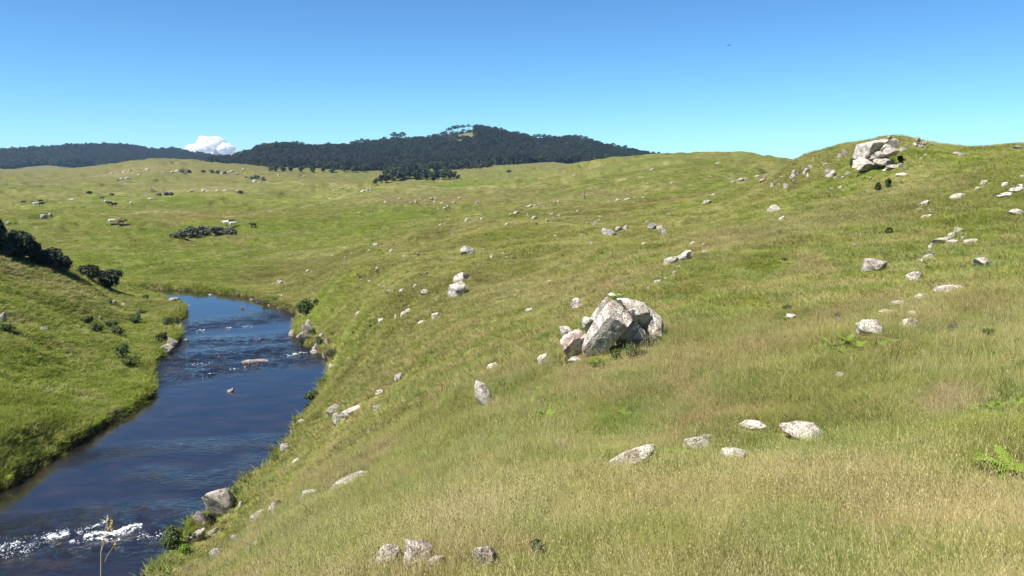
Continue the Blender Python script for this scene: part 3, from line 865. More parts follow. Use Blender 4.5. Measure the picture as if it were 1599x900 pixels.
# look-alikes that only their place tells apart
SETS = [
 ('boulder_pile', 'white boulder in the pile at the water edge beside the rapids', 'boulders piled at the right bank',
  [(459, 518, 15, 14, 0), (486, 514, 21, 20, 25), (475, 528, 21, 15, 0), (482, 502, 13, 8, 10), (495, 541, 17, 12, 0), (493, 548, 16, 8, 0), (514, 532, 10, 15, 20), (507, 551, 7, 16, 0), (520, 573, 17, 12, 0), (503, 523, 9, 8, 0)]),
 ('boulder', 'rounded boulder at the edge of the left bank', 'boulders under the left bank', [(268, 535, 22, 14, 0), (262, 545, 20, 16, 0)]),
 ('rock', 'rock in the ragged row above the river edge below the olive slope', 'ragged row of rocks over the river edge',
  [(523, 640, 25, 14, 25), (530, 653, 18, 15, 30), (550, 644, 36, 9, 14), (594, 614, 17, 7, 20), (471, 660, 21, 8, 25), (459, 675, 11, 7, 20), (448, 699, 15, 14, 25), (464, 720, 14, 5, 20)]),
 ('rock', 'low pale stone on the steep bank near the big white river boulder', 'stones on the steep bank',
  [(308, 840, 32, 12, 25), (334, 832, 22, 6, 20), (370, 846, 13, 18, 10), (342, 867, 19, 19, 20), (399, 855, 22, 12, 35), (419, 876, 9, 11, 0), (405, 808, 26, 11, 25), (376, 790, 8, 8, 0)]),
 ('stone', 'tiny pale stone on the slope above the long slanting slab', 'tiny stones above the slanting slab',
  [(608, 702, 25, 6, 12), (535, 739, 16, 5, 10), (507, 781, 7, 5, 10), (555, 707, 6, 4, 0), (684, 638, 9, 5, 0), (595, 687, 7, 4, 0)]),
 ('stone', 'small pale stone on the bright green slope above the river pool', 'stones on the bright green slope',
  [(609, 456, 10, 10, 20), (599, 449, 6, 5, 0), (665, 455, 13, 10, 35), (629, 453, 12, 5, 12), (596, 501, 11, 9, 10), (619, 495, 8, 7, 15), (638, 485, 12, 7, 15), (631, 490, 12, 9, 0), (561, 489, 13, 6, 25), (659, 504, 13, 5, 5),
   (681, 494, 15, 8, 25), (577, 522, 8, 4, 15), (546, 559, 6, 5, 30), (682, 469, 8, 5, 0), (598, 466, 6, 5, 0), (650, 446, 12, 5, 15), (827, 486, 13, 6, 10), (860, 440, 12, 5, 0), (676, 462, 6, 4, 0)]),
 ('stone', 'small stone in the scattered patch on the hummocky shoulder above the river bend', 'stones on the hummocky shoulder',
  [(588, 382, 11, 6, 0), (612, 391, 8, 6, 0), (635, 400, 11, 6, 5), (666, 427, 6, 5, 0), (481, 423, 7, 7, 0), (438, 440, 10, 9, 20), (520, 400, 4, 3, 0), (549, 396, 4, 3, 0), (540, 403, 5, 4, 0), (535, 414, 5, 4, 0), (577, 391, 7, 3, 0), (614, 382, 5, 3, 0), (590, 419, 7, 5, 0),
   (565, 437, 6, 3, 0), (578, 439, 8, 3, 0), (653, 397, 6, 5, 0), (630, 400, 5, 4, 0), (508, 448, 4, 3, 0), (519, 399, 4, 3, 0), (441, 462, 5, 4, 0), (448, 475, 6, 5, 0), (459, 483, 7, 5, 0), (612, 423, 6, 4, 0), (447, 452, 5, 4, 0)]),
 ('stone', 'small stone round the broad white rock on the green slope', 'stones round the broad white rock',
  [(756, 390, 7, 5, 0), (769, 401, 7, 6, 0), (787, 396, 7, 5, 0), (771, 394, 6, 3, 0), (791, 402, 6, 4, 0), (751, 394, 5, 4, 0), (806, 406, 6, 3, 0), (707, 410, 7, 3, 0), (748, 397, 4, 3, 0), (800, 388, 7, 2, 0)]),
 ('rock', 'pale rock in the low line along the far edge of the green slope', 'line of rocks on the far edge of the green slope',
  [(729, 343, 11, 6, 0), (745, 343, 9, 6, 0), (753, 342, 7, 5, 0), (689, 351, 6, 4, 10), (696, 350, 5, 4, 0), (734, 356, 5, 4, 0), (792, 350, 11, 5, 30), (806, 332, 12, 4, 18), (827, 322, 9, 4, 12), (843, 319, 7, 3, 5), (848, 318, 4, 3, 0),
   (815, 328, 6, 3, 15), (835, 320.5, 6, 3, 8), (866, 315, 7, 3, 5), (872, 315, 5, 3, 0), (798, 335, 7, 3, 20), (721, 346, 5, 3, 0)]),
 ('rock', 'grey rock in the loose cluster on the green slope below the dead pole', 'loose rock cluster below the dead pole',
  [(836, 340, 10, 8, 20), (862, 334, 9, 5, 0), (864, 341, 7, 6, 0), (872, 337, 6, 5, 0), (855, 344, 7, 5, 0), (903, 330, 8, 5, 0), (838, 349, 5, 4, 0), (825, 335, 4, 6, 15), (858, 331, 5, 3, 0), (868, 369, 7, 3, 0)]),
 ('rock', 'pale stone of the short uphill string beside the two dark rock clusters', 'short uphill string of stones',
  [(931, 347, 8, 6, 20), (939, 338, 8, 5, 30), (918, 349, 5, 5, 0), (928, 351, 6, 4, 0), (909, 367, 7, 5, 20), (924, 380, 6, 6, 0), (936, 344, 5, 4, 20), (949, 343, 5, 4, 0), (1046, 335, 8, 4, 10), (1074, 338, 6, 5, 0), (995, 346, 7, 4, 0), (1012, 347, 9, 4, 0), (1006, 381, 8, 5, 0)]),
 ('boulder', 'dark grey boulder of the two clusters in the middle of the wide slope', 'dark boulders in the middle of the slope',
  [(951, 361, 17, 13, 22), (967, 357, 13, 9, 10), (978, 355, 11, 8, 10), (1019, 354, 17, 9, 8), (1030, 356, 10, 11, 0), (1039, 360, 9, 16, 18), (960, 365, 10, 6, 0)]),
 ('rock', 'white rock of the broken ledge running uphill behind the big boulder group', 'broken ledge behind the big boulders',
  [(1071, 402, 26, 11, 34), (1047, 409, 24, 10, 22), (1054, 426, 8, 5, 0), (1027, 442, 11, 6, 0), (1014, 451, 7, 5, 0), (1083, 380, 13, 5, 18), (1099, 383, 8, 5, 0), (1101, 395, 10, 5, 0), (1040, 436, 6, 4, 0), (1135, 391, 15, 3, 0), (1060, 418, 8, 5, 20)]),
 ('stone', 'flat pale stone of the row leading uphill from the rock with the black hollow', 'row of flat stones uphill of the hollow rock',
  [(1438, 466, 22, 9, 20), (1401, 476, 19, 7, 5), (1384, 488, 20, 6, 0), (1425, 490, 14, 5, -5), (1374, 565, 5, 4, 0), (1335, 384, 7, 4, 0), (1481, 412, 7, 4, 0)]),
 ('rock', 'white rock of the jumbled ledge on the steep grass below the ridge line', 'jumbled ledge on the steep grass',
  [(1496, 362, 14, 7, 0), (1487, 371, 13, 8, 10), (1470, 378, 24, 8, 15), (1487, 379, 16, 5, 5), (1516, 378, 18, 5, 12), (1455, 386, 9, 6, 15), (1457, 397, 6, 10, 35), (1437, 410, 12, 6, 15), (1449, 403, 17, 6, 25), (1505, 373, 8, 4, 0), (1508, 381, 8, 4, 0)]),
 ('rock', 'thin white rock of the strings across the upper slope under the ridge', 'thin rocks across the upper slope',
  [(1537, 286, 11, 7, 0), (1527, 295, 9, 5, 0), (1570, 289, 11, 7, 0), (1593, 292, 9, 6, 0), (1588, 298, 18, 6, 8), (1568, 306, 20, 5, 18), (1497, 308, 24, 6, 5), (1445, 320, 14, 6, 20), (1436, 328, 9, 4, 8), (1455, 328, 5, 10, 40), (1448, 339, 17, 4, 5),
   (1587, 333, 20, 7, 0), (1489, 312, 8, 3, 15), (1437, 320, 6, 3, 0), (1597, 276, 8, 4, 0)]),
 ('stone', 'pale stone scattered about the foot of the stacked ridge outcrop', 'stones round the ridge outcrop',
  [(1410, 235, 14, 6, 8), (1409, 274, 17, 4, 0), (1394, 262, 20, 6, 6), (1406, 258, 11, 5, 0), (1415, 264, 7, 5, 0), (1384, 266, 10, 4, 0), (1324, 271, 11, 5, 0), (1318, 277, 8, 3, 15), (1313, 294, 9, 6, 0), (1300, 295, 8, 5, 10), (1360, 279, 5, 4, 0), (1446, 243, 6, 4, 0), (1439, 248, 5, 4, 0), (1460, 250, 5, 3, 0),
   (1495, 240, 13, 5, 0), (1502, 243, 8, 3, 0), (1592, 232, 18, 4, 0), (1400, 282, 7, 3, 0), (1414, 228, 10, 4, 10)]),
 ('rock', 'grey rock of the shattered crags on the crest beside the ridge outcrop', 'shattered crags on the crest',
  [(1240, 270, 8, 13, 0), (1238, 276, 10, 8, 0), (1247, 272, 7, 8, 0), (1261, 266, 9, 8, 10), (1256, 270, 7, 7, 0), (1262, 274, 7, 8, 0), (1299, 274, 15, 9, 25), (1297, 268, 16, 8, 12), (1305, 278, 6, 4, 20), (1212, 285, 9, 10, 15), (1206, 289, 8, 5, 20), (1229, 289, 11, 10, 40), (1242, 282, 8, 5, 10),
   (1254, 263, 5, 4, 0), (1268, 260, 10, 5, 12), (1192, 282, 12, 5, 10), (1183, 275, 10, 4, 0), (1195, 277, 6, 4, 0), (1222, 277, 8, 4, 0), (1218, 289, 5, 4, 0), (1290, 257, 8, 4, 20), (1322, 239, 10, 12, 20), (1311, 244, 10, 5, 10)]),
 ('rock', 'pale rock on the long slope falling away from the crest crags', 'pale rocks below the crest crags',
  [(1209, 326, 20, 8, 22), (1221, 342, 11, 6, 20), (1259, 344, 6, 4, 0), (1211, 362, 8, 3, 0), (1164, 354, 7, 5, 0), (1114, 304, 9, 5, 0), (1104, 316, 16, 5, 15), (1119, 325, 6, 4, 0), (1160, 280, 16, 5, 18), (1146, 284, 8, 4, 15), (1236, 354, 8, 3, 0), (1249, 634 / 2, 4, 3, 0)]),
 ('rock', 'small pale rock on the rounded hill below the far forest slope', 'rocks on the rounded hill',
  [(1122, 254, 12, 4, 0), (1020, 264, 12, 5, 20), (1050, 285, 8, 5, 10), (992, 309, 8, 4, 0), (1005, 309, 7, 3, 0), (897, 274, 8, 3, 0), (965, 312, 12, 4, 5), (980, 311, 10, 4, 5), (952, 315, 10, 3, 5), (1012, 287, 5, 3, 0), (1110, 276, 6, 3, 0)]),
 ('rock', 'weathered rock on the brown knoll in front of the tree grove', 'rocks on the brown knoll',
  [(602, 315, 7, 4, 15), (611, 315, 4, 5, 0), (624, 310, 7, 4, 0), (650, 314, 5, 7, 0), (634, 314, 6, 5, 0), (674, 310, 7, 6, 0), (681, 309, 8, 5, 0), (679, 315, 8, 4, 0), (690, 317, 6, 4, 0), (710, 316, 6, 5, 0), (718, 309, 7, 3, 0), (730, 309, 6, 3, 0), (745, 316, 6, 6, 0), (749, 315, 5, 5, 0), (700, 322, 5, 5, 0), (695, 325, 6, 4, 0),
   (582, 333, 5, 4, 0), (581, 329, 4, 3, 0), (574, 296, 7, 5, 10), (579, 295, 5, 5, 0), (567, 298, 8, 4, 15), (685, 327, 4, 3, 0), (643, 316, 5, 3, 0), (617, 317, 5, 3, 0), (664, 313, 5, 3, 0), (522, 297, 9, 3, 10), (535, 294, 8, 3, 8), (547, 293, 5, 3, 0), (516, 310, 7, 3, 15)]),
 ('rock', 'pale rock in the grazed meadow among the cattle', 'rocks in the cattle meadow', [(69, 338, 10, 8, 10), (78, 336, 8, 5, 0), (65, 341, 5, 4, 0), (12, 349, 6, 5, 0)]),
 ('rock', 'rock of the broken ledges on the long flat topped hill beyond the cattle', 'ledges on the flat topped hill',
  [(192, 279, 9, 4, 10), (200, 278, 8, 4, 0), (186, 281, 7, 3, 0), (194, 268, 9, 4, 0), (204, 266, 7, 4, 0), (218, 273, 6, 3, 0), (231, 264, 8, 3, 0), (257, 269, 9, 4, 0), (270, 269, 6, 3, 0), (277, 267, 8, 4, 0), (347, 270, 6, 5, 0), (370, 271, 6, 5, 0), (357, 269, 7, 3, 0), (363, 267, 9, 3, 0), (385, 276, 6, 4, 0), (397, 283, 10, 4, 0),
   (406, 284, 7, 3, 0), (236, 310, 9, 3, 0), (319, 297, 9, 4, 0), (326, 298, 8, 3, 0), (298, 299, 9, 3, 0), (340, 297, 8, 3, 0), (352, 297, 7, 3, 0), (371, 298, 8, 4, 0), (262, 303, 8, 3, 0), (176, 270, 6, 3, 15), (412, 277, 6, 3, 0), (435, 274, 7, 4, 0), (474, 275, 8, 3, 0), (381, 264, 6, 3, 0)]),
 ('stone', 'small stone among the bushes on the left bank', 'stones among the left bank bushes', [(157, 497, 7, 5, 0), (123, 510, 6, 4, 0), (28, 521, 5, 4, 0), (178, 472, 10, 6, 0), (193, 476, 10, 5, 0), (162, 458, 6, 4, 0)]),
 ('stone', 'stone set in the foot of the far river bank', 'stones in the far river bank', [(330, 459, 8, 4, 0), (394, 466, 8, 6, 0), (404, 471, 7, 5, 0), (420, 476, 6, 4, 0), (434, 480, 6, 4, 0)]),
]
for nm, lab, grp, pts in SETS:
    for px, py, w, h, t in pts:
        rock(px, py, w, h, t, lab, grp, name='boulder' if nm.startswith('boulder') else nm, cat='boulder' if nm.startswith('boulder') else 'rock')

# the big boulder group: each boulder shaped for itself
def shaped(px, py, w, h, seed, label, tilt=0, dep=.8, cuts=11, rough=.09, back=0.0, up=0.0, base=None, name='boulder', shear=0.0, tw=0.0, sub=5):
    """px, py, w, h: outline box in the photo; base: photo row of the ground it stands on; back: metres further from the camera"""
    p, r = hit(px, base if base else py + h * .5)
    dv = Vector((p.x, p.y, 0)).normalized(); rt = Vector((dv.y, -dv.x, 0))
    r2 = r + back
    k = math.hypot(r2, HC - p.z) / FPX
    v, f = rock_verts(seed, sub, cuts, rough)
    dims = np.array((w * k, w * k * dep, h * k * 1.02))
    v[:, 2] = (v[:, 2] + .3) / 1.3
    c, s_ = math.cos(tw), math.sin(tw)
    v[:, 0], v[:, 1] = v[:, 0] * c - v[:, 1] * s_, v[:, 0] * s_ + v[:, 1] * c
    v[:, :2] /= np.abs(v[:, :2]).max(0) * 2
    v = v * dims
    v[:, 0] += shear * k * (v[:, 2] / dims[2] - .5)
    me = mesh_np(name, v, f, np.full(len(f), 3)); me.materials.append(M_BOULDER)
    o = bpy.data.objects.new(name, me); COL.objects.link(o)
    a, e = pix_az_e(px, py + h * .5)
    o.location = (r2 * math.sin(a), r2 * math.cos(a), HC + e * r2 + up)
    o.rotation_euler = (Matrix.Rotation(math.radians(-tilt), 4, dv) @ Matrix.Rotation(math.atan2(-dv.x, dv.y), 4, 'Z')).to_euler()
    FOOT.append((o.location.x, o.location.y, w * k * .5))
    tag(o, label, 'boulder', None)
    return o
GB = 559
shaped(950, 514, 58, 90, 341, 'tall white lichen covered boulder leaning uphill, largest of the group', base=GB, dep=.95, cuts=9, shear=44, back=.35, rough=.07)
shaped(900, 533, 50, 42, 352, 'blocky grey boulder with a shaded underside left of the tall leaning boulder', base=556, dep=.9, cuts=10, back=.2, rough=.08)
shaped(988, 491, 60, 48, 363, 'brown and white upper block resting against the tall leaning boulder', base=545, dep=.8, back=.75, shear=-10, rough=.1)
shaped(1018, 510, 36, 58, 374, 'steep ribbed grey rock at the uphill end of the boulder group', base=537, dep=.9, back=.5, shear=-14, rough=.13)
shaped(986, 526, 58, 52, 421, 'low dark brown block wedged between the leaning boulder and the ribbed rock', base=550, dep=.7, back=.9, rough=.1)
shaped(937, 487, 26, 46, 385, 'dark upright rock close behind the tall leaning boulder', base=520, dep=.8, back=1.0, shear=12, sub=4)
shaped(921, 507, 24, 24, 396, 'small rock half hidden between the blocky boulder and the leaning boulder', base=540, back=.9, sub=4)
shaped(885, 521, 22, 24, 407, 'brownish rock leaning on the back of the blocky grey boulder', base=540, back=.7, sub=4)
shaped(899, 563, 24, 9, 418, 'flat pale stone lying under the blocky grey boulder', base=566, sub=4)
shaped(962, 464, 26, 12, 429, 'small white cap stone beneath the bright fern', base=505, back=1.6, sub=4)

# ridge outcrop: one crag of stacked blocks
pc, rc = hit(1368, 266)
out_ = empty('rock_outcrop', (pc.x, pc.y, pc.z))
tag(out_, 'grey crag of stacked weathered blocks on the crest of the ridge', 'outcrop')
def block(px, py, w, h, seed, back, dep=.9, shear=0):
    o = shaped(px, py, w, h, seed, None, base=266, dep=dep, back=back, name='block', shear=shear, cuts=13, rough=.09, sub=4)
    for k_ in ('label', 'category'):
        if k_ in o: del o[k_]
    m = o.matrix_basis.copy()
    o.parent = out_; o.matrix_parent_inverse = Matrix.Translation(-Vector(out_.location))
    o.data.materials[0] = M_ROCK
for b in ((1357, 258, 46, 20, 501, .1, .8, 6), (1380, 254, 30, 12, 502, .9, .8, 4), (1357, 236, 40, 28, 503, 1.0, .9, 12), (1371, 228, 22, 14, 504, 1.5, .9, 4), (1345, 246, 18, 9, 505, .7, .9, 4), (1396, 226, 14, 15, 506, 1.9, .9, 2),
          (1391, 238, 22, 12, 507, 1.3, .9, 0), (1376, 242, 17, 9, 508, .9, .8, 0), (1366, 246, 12, 7, 509, .6, .8, 0), (1384, 231, 14, 9, 510, 1.8, .8, 0), (1350, 263, 26, 9, 511, -.2, .7, 4), (1372, 250, 26, 9, 512, .6, .8, 0)):
    block(*b)
# ------------------------------------------------------------------ plants
def cards(g, lumps, n, s0, s1, shell=.55, up=.35):
    """leaf sized bent faces spread through a set of lumps (cx, cy, cz, rx, ry, rz)"""
    L = np.array(lumps, float); wt = (L[:, 3] * L[:, 4] * L[:, 5]) ** .67; wt /= wt.sum()
    k = g.choice(len(L), n, p=wt)
    d = g.normal(size=(n, 3)); d /= np.linalg.norm(d, axis=1)[:, None]
    rad = g.uniform(shell, 1.05, n) ** .8
    c = L[k, :3] + d * L[k, 3:] * rad[:, None]
    nrm = d + g.normal(0, .6, (n, 3)); nrm[:, 2] += up; nrm /= np.linalg.norm(nrm, axis=1)[:, None]
    a = np.cross(nrm, g.normal(size=(n, 3))); a /= np.linalg.norm(a, axis=1)[:, None]
    b = np.cross(nrm, a)
    s = g.uniform(s0, s1, n)[:, None]
    V = np.stack([c - a * s - b * s * .25, c - b * s * .75 + nrm * s * .2, c + a * s + b * s * .2, c + b * s * .8 - nrm * s * .15], 1).reshape(-1, 3)
    F = np.arange(4 * n).reshape(n, 4)
    return V, F
def crown_mesh(seed, lumps, n, s0, s1, mat, shell=.55, name='crown'):
    V, F = cards(np.random.default_rng(seed), lumps, n, s0, s1, shell)
    me = mesh_np(name, V, F, np.full(len(F), 4), smooth=False); me.materials.append(mat)
    return me
def tube(pts, rad, k=6):
    V, F = [], []
    for i, p in enumerate(pts):
        p = np.array(p, float); q = np.array(pts[min(i + 1, len(pts) - 1)], float) - np.array(pts[max(i - 1, 0)], float)
        q /= np.linalg.norm(q) + 1e-9
        u = np.cross(q, (.3, .9, .2)); u /= np.linalg.norm(u) + 1e-9; w = np.cross(q, u)
        for j in range(k):
            t = 2 * math.pi * j / k
            V.append(p + rad[i] * (u * math.cos(t) + w * math.sin(t)))
    for i in range(len(pts) - 1):
        for j in range(k):
            F.append((i * k + j, i * k + (j + 1) % k, (i + 1) * k + (j + 1) % k, (i + 1) * k + j))
    return np.array(V), np.array(F)
def tubes_mesh(name, items, mat, k=6):
    V, F, n = [], [], 0
    for pts, rad in items:
        v, f = tube(pts, rad, k); V.append(v); F.append(f + n); n += len(v)
    V = np.vstack(V); F = np.vstack(F)
    me = mesh_np(name, V, F, np.full(len(F), 4)); me.materials.append(mat)
    return me

def bush_parts(seed, w, d, h, mat, n, s0, s1, nl=7):
    g = np.random.default_rng(seed)
    lumps = [(0, 0, h * .48, w * .36, d * .36, h * .46)]
    for _ in range(nl):
        a = g.uniform(0, 6.28); q = g.uniform(.3, 1)
        lumps.append((math.cos(a) * w * .34 * q, math.sin(a) * d * .34 * q, h * g.uniform(.28, .78), w * g.uniform(.13, .24), d * g.uniform(.13, .24), h * g.uniform(.16, .28)))
    cr = crown_mesh(seed, lumps, n, s0, s1, mat)
    st = []
    for _ in range(7):
        l = lumps[g.integers(0, len(lumps))]
        st.append(([(g.normal(0, w * .03), g.normal(0, d * .03), -.1 * h), (l[0] * .4, l[1] * .4, l[2] * .5), (l[0], l[1], l[2] + l[5] * .4)], [.035 * h, .022 * h, .008 * h]))
    return cr, tubes_mesh('stem', st, M_BARK, 5)
BUSHN = [0]
def bush(px, py, w, h, label, group=None, mat=None, name='shrub', n=900, dep=.8, cat='shrub', leaf=None, base=None, tree=False, back=0):
    """outline box of a bush in the photo"""
    p, r = hit(px, base if base else py + h * .5)
    if back:
        a = math.atan2(p.x, p.y); r += back; p = Vector((r * math.sin(a), r * math.cos(a), 0)); p.z = float(height(p.x, p.y))
    a_, e_ = pix_az_e(px, py - h * .5)
    k = (p - cam.location).length / FPX
    BUSHN[0] += 1
    W_, H_ = w * k, max(h * k, HC + e_ * r - p.z)
    lf = leaf or max(.035, W_ * .045)
    cr, st = bush_parts(900 + BUSHN[0], W_, W_ * dep, H_, mat or M_MIDLEAF, n, lf * .6, lf * 1.3)
    FOOT.append((p.x, p.y, W_ * .4))
    o = empty(name, p)
    link('crown', cr, None, o); link('trunk' if tree else 'stem', st, None, o)
    tag(o, label, cat, group)
    return o

# dark trees and shrubs along the crest of the left bank
bush(28, 374, 66, 34, 'broad dark evergreen tree on the crest of the left bank', None, M_DARKLEAF, 'evergreen_tree', 3000, .8, 'tree', .22, 402, True)
bush(-22, 372, 60, 44, 'dark evergreen tree behind the broad one at the crest of the left bank', None, M_DARKLEAF, 'evergreen_tree', 2200, .8, 'tree', .24, 398, True, 4)
bush(4, 352, 16, 26, 'small dark tree top rising over the broad evergreen tree', None, M_DARKLEAF, 'evergreen_tree', 900, .8, 'tree', .2, 400, True, 10)
bush(84, 394, 34, 17, 'small flat topped dark tree with open branches above the hedge', None, M_DARKLEAF, 'flat_topped_tree', 700, .6, 'tree', .16, 412, True, 2)
bush(72, 401, 36, 24, 'dark shrub joining the broad evergreen tree and the hedge', None, M_DARKLEAF, 'evergreen_shrub', 1500, .7, 'shrub', .17, 416)
bush(101, 412, 30, 22, 'rounded dark shrub on the crest beside the gap in the hedge', None, M_DARKLEAF, 'evergreen_shrub', 1500, .7, 'shrub', .15, 424)
bush(140, 428, 44, 22, 'dark green shrub at the uphill end of the riverside hedge', None, M_DARKLEAF, 'evergreen_shrub', 1800, .7, 'shrub', .14, 437)
bush(171, 437, 42, 27, 'dark green shrub at the river end of the hedge', None, M_DARKLEAF, 'evergreen_shrub', 1800, .7, 'shrub', .14, 450)
for px, py, w, h in ((8, 388, 34, 22), (34, 393, 34, 20), (58, 402, 30, 14), (80, 412, 26, 10), (98, 420, 20, 8)):
    bush(px, py, w, h, 'grey green shrub in front of the dark evergreens on the left bank', 'grey green shrubs on the left bank', M_GREYLEAF, 'grey_shrub', 900, .6, 'shrub', .12, py + h * .5)
# meadow thicket
for px, py, w, h in ((285, 365, 26, 13), (302, 363, 28, 17), (322, 361, 30, 18), (342, 361, 24, 14), (361, 362, 24, 13), (272, 369, 14, 6)):
    bush(px, py, w, h, 'grey green bush of the thicket in the meadow beside the cattle', 'bushes of the meadow thicket', M_GREYLEAF, 'meadow_bush', 900, .6, 'bush', .22)
# bushes on the left bank
for px, py, w, h in ((192, 549, 30, 24), (152, 512, 30, 16), (184, 517, 26, 16), (174, 506, 22, 10), (136, 500, 22, 10), (212, 498, 24, 13), (253, 528, 22, 16), (262, 502, 24, 12), (205, 565, 30, 12), (10, 512, 24, 9), (228, 464, 12, 7), (222, 488, 18, 9), (168, 472, 16, 7)):
    bush(px, py, w, h, 'low dark green bush on the grassy left bank', 'bushes on the left bank', M_MIDLEAF, 'bank_bush', 700, .9, 'bush', .075)
# bushes along the right bank
bush(479, 479, 34, 28, 'leafy green shrub at the water edge above the pile of boulders', None, M_MIDLEAF, 'bank_shrub', 1300, .8, 'shrub', .10)
bush(495, 472, 12, 10, 'small dark shrub touching the leafy green shrub by the boulders', None, M_DARKLEAF, 'bank_shrub', 300, .8, 'shrub', .08)
bush(489, 619, 26, 18, 'round green shrub overhanging the calm lower pool', None, M_MIDLEAF, 'bank_shrub', 900, .8, 'shrub', .07)
bush(500, 532, 14, 12, 'small grey green shrub among the piled boulders', None, M_GREYLEAF, 'bank_shrub', 400, .8, 'shrub', .07)
bush(518, 553, 18, 18, 'grey green shrub on the bank beside the lowest piled boulders', None, M_GREYLEAF, 'bank_shrub', 500, .8, 'shrub', .07)
bush(271, 840, 40, 36, 'green waterside bush next to the white water of the rapids', None, M_MIDLEAF, 'bank_shrub', 1100, .8, 'shrub', .05)
bush(289, 858, 22, 18, 'bright green weed at the foot of the waterside bush', None, M_FERN, 'bank_shrub', 400, .8, 'shrub', .04)
bush(332, 812, 16, 20, 'dark weed between the big white river boulder and the narrow rock', None, M_DARKLEAF, 'bank_shrub', 400, .8, 'shrub', .04)
bush(345, 800, 0.1 + 26, 9, 'low green weed at the foot of the big white river boulder', None, M_MIDLEAF, 'bank_shrub', 300, .8, 'shrub', .04)
for px, py, w, h in ((372, 768, 22, 14), (430, 716, 16, 10), (388, 754, 18, 9), (446, 694, 14, 8), (300, 838, 14, 16), (466, 664, 10, 8), (503, 596, 14, 10), (415, 472, 14, 9), (450, 478, 14, 9), (430, 466, 14, 7)):
    bush(px, py, w, h, 'small tuft of leafy weeds along the edge of the right bank', 'weeds along the right bank', M_MIDLEAF, 'bank_weed', 260, .7, 'weed', .045)
# small bushes on the hillside
for px, py, w, h in ((1387, 286, 11, 15), (1371, 292, 9, 13), (1407, 250, 9, 9), (1330, 255, 9, 16)):
    bush(px, py, w, h, 'small dark shrub under the stacked ridge outcrop', 'dark shrubs under the ridge outcrop', M_MIDLEAF, 'hill_shrub', 350, .8, 'shrub', .08)
bush(1389, 361, 13, 11, 'small dark shrub alone on the steep grass below the ridge outcrop', None, M_MIDLEAF, 'hill_shrub', 350, .8, 'shrub', .06)
for px, py, w, h, m in ((985, 548, 30, 26, M_MIDLEAF), (1012, 534, 26, 24, M_GREYLEAF), (962, 553, 20, 22, M_MIDLEAF), (930, 566, 24, 16, M_FERN), (1000, 552, 24, 16, M_MIDLEAF), (1030, 530, 18, 12, M_MIDLEAF), (888, 562, 16, 12, M_MIDLEAF), (940, 572, 14, 9, M_MIDLEAF)):
    bush(px, py, w, h, 'leafy weed growing at the foot of the big boulder group', 'weeds round the big boulder group', m, 'boulder_weed', 420, .8, 'weed', .028)
for px, py, w, h, m in ((805, 404, 10, 5, M_DARKLEAF), (1308, 495, 14, 16, M_GREYLEAF), (940, 396, 10, 4, M_DARKLEAF), (759, 367, 6, 5, M_DARKLEAF), (1003, 413, 6, 5, M_DARKLEAF), (634, 478, 10, 6, M_DARKLEAF), (580, 510, 9, 6, M_DARKLEAF), (625, 462, 8, 5, M_MIDLEAF), (563, 434, 9, 5, M_DARKLEAF), (595, 391, 8, 4, M_DARKLEAF),
                        (653, 398, 7, 4, M_DARKLEAF), (590, 424, 9, 5, M_DARKLEAF), (835, 372, 12, 4, M_DARKLEAF), (490, 436, 10, 8, M_MIDLEAF), (520, 520, 12, 8, M_MIDLEAF), (553, 520, 10, 7, M_MIDLEAF), (480, 800, 14, 8, M_DARKLEAF), (840, 860, 26, 40, M_GREYLEAF), (1060, 560, 16, 8, M_MIDLEAF),
                        (1225, 405, 12, 6, M_MIDLEAF), (1480, 350, 10, 6, M_MIDLEAF), (1450, 420, 16, 9, M_MIDLEAF), (1230, 480, 16, 12, M_MIDLEAF), (1545, 520, 22, 12, M_MIDLEAF), (1490, 512, 20, 12, M_GREYLEAF), (1560, 305, 14, 8, M_MIDLEAF), (700, 700, 22, 10, M_MIDLEAF), (670, 320, 8, 3, M_DARKLEAF), (655, 321, 8, 3, M_DARKLEAF)):
    kind_ = 'dark' if m is M_DARKLEAF else ('grey green' if m is M_GREYLEAF else 'fresh green')
    bush(px, py, w, h, 'small low %s bush dotted about the open hillside' % kind_, '%s low bushes on the open hillside' % kind_, m, 'low_bush', 320, .8, 'bush', max(.02, w * .0011))
for px, py, w, h in ((285, 267, 10, 5), (295, 268, 10, 5), (318, 268, 8, 4), (332, 268, 10, 5), (341, 269, 9, 6), (352, 270, 8, 4), (402, 277, 12, 6), (412, 280, 10, 5), (260, 303, 10, 4), (268, 303, 9, 4), (248, 304, 8, 3), (375, 300, 8, 4), (394, 278, 8, 4), (140, 301, 8, 3), (175, 304, 8, 3)):
    bush(px, py, w, h, 'dark scrub bush on the ledges of the flat topped hill beyond the cattle', 'scrub on the flat topped hill', M_GREYLEAF, 'scrub_bush', 160, .6, 'bush', .5)

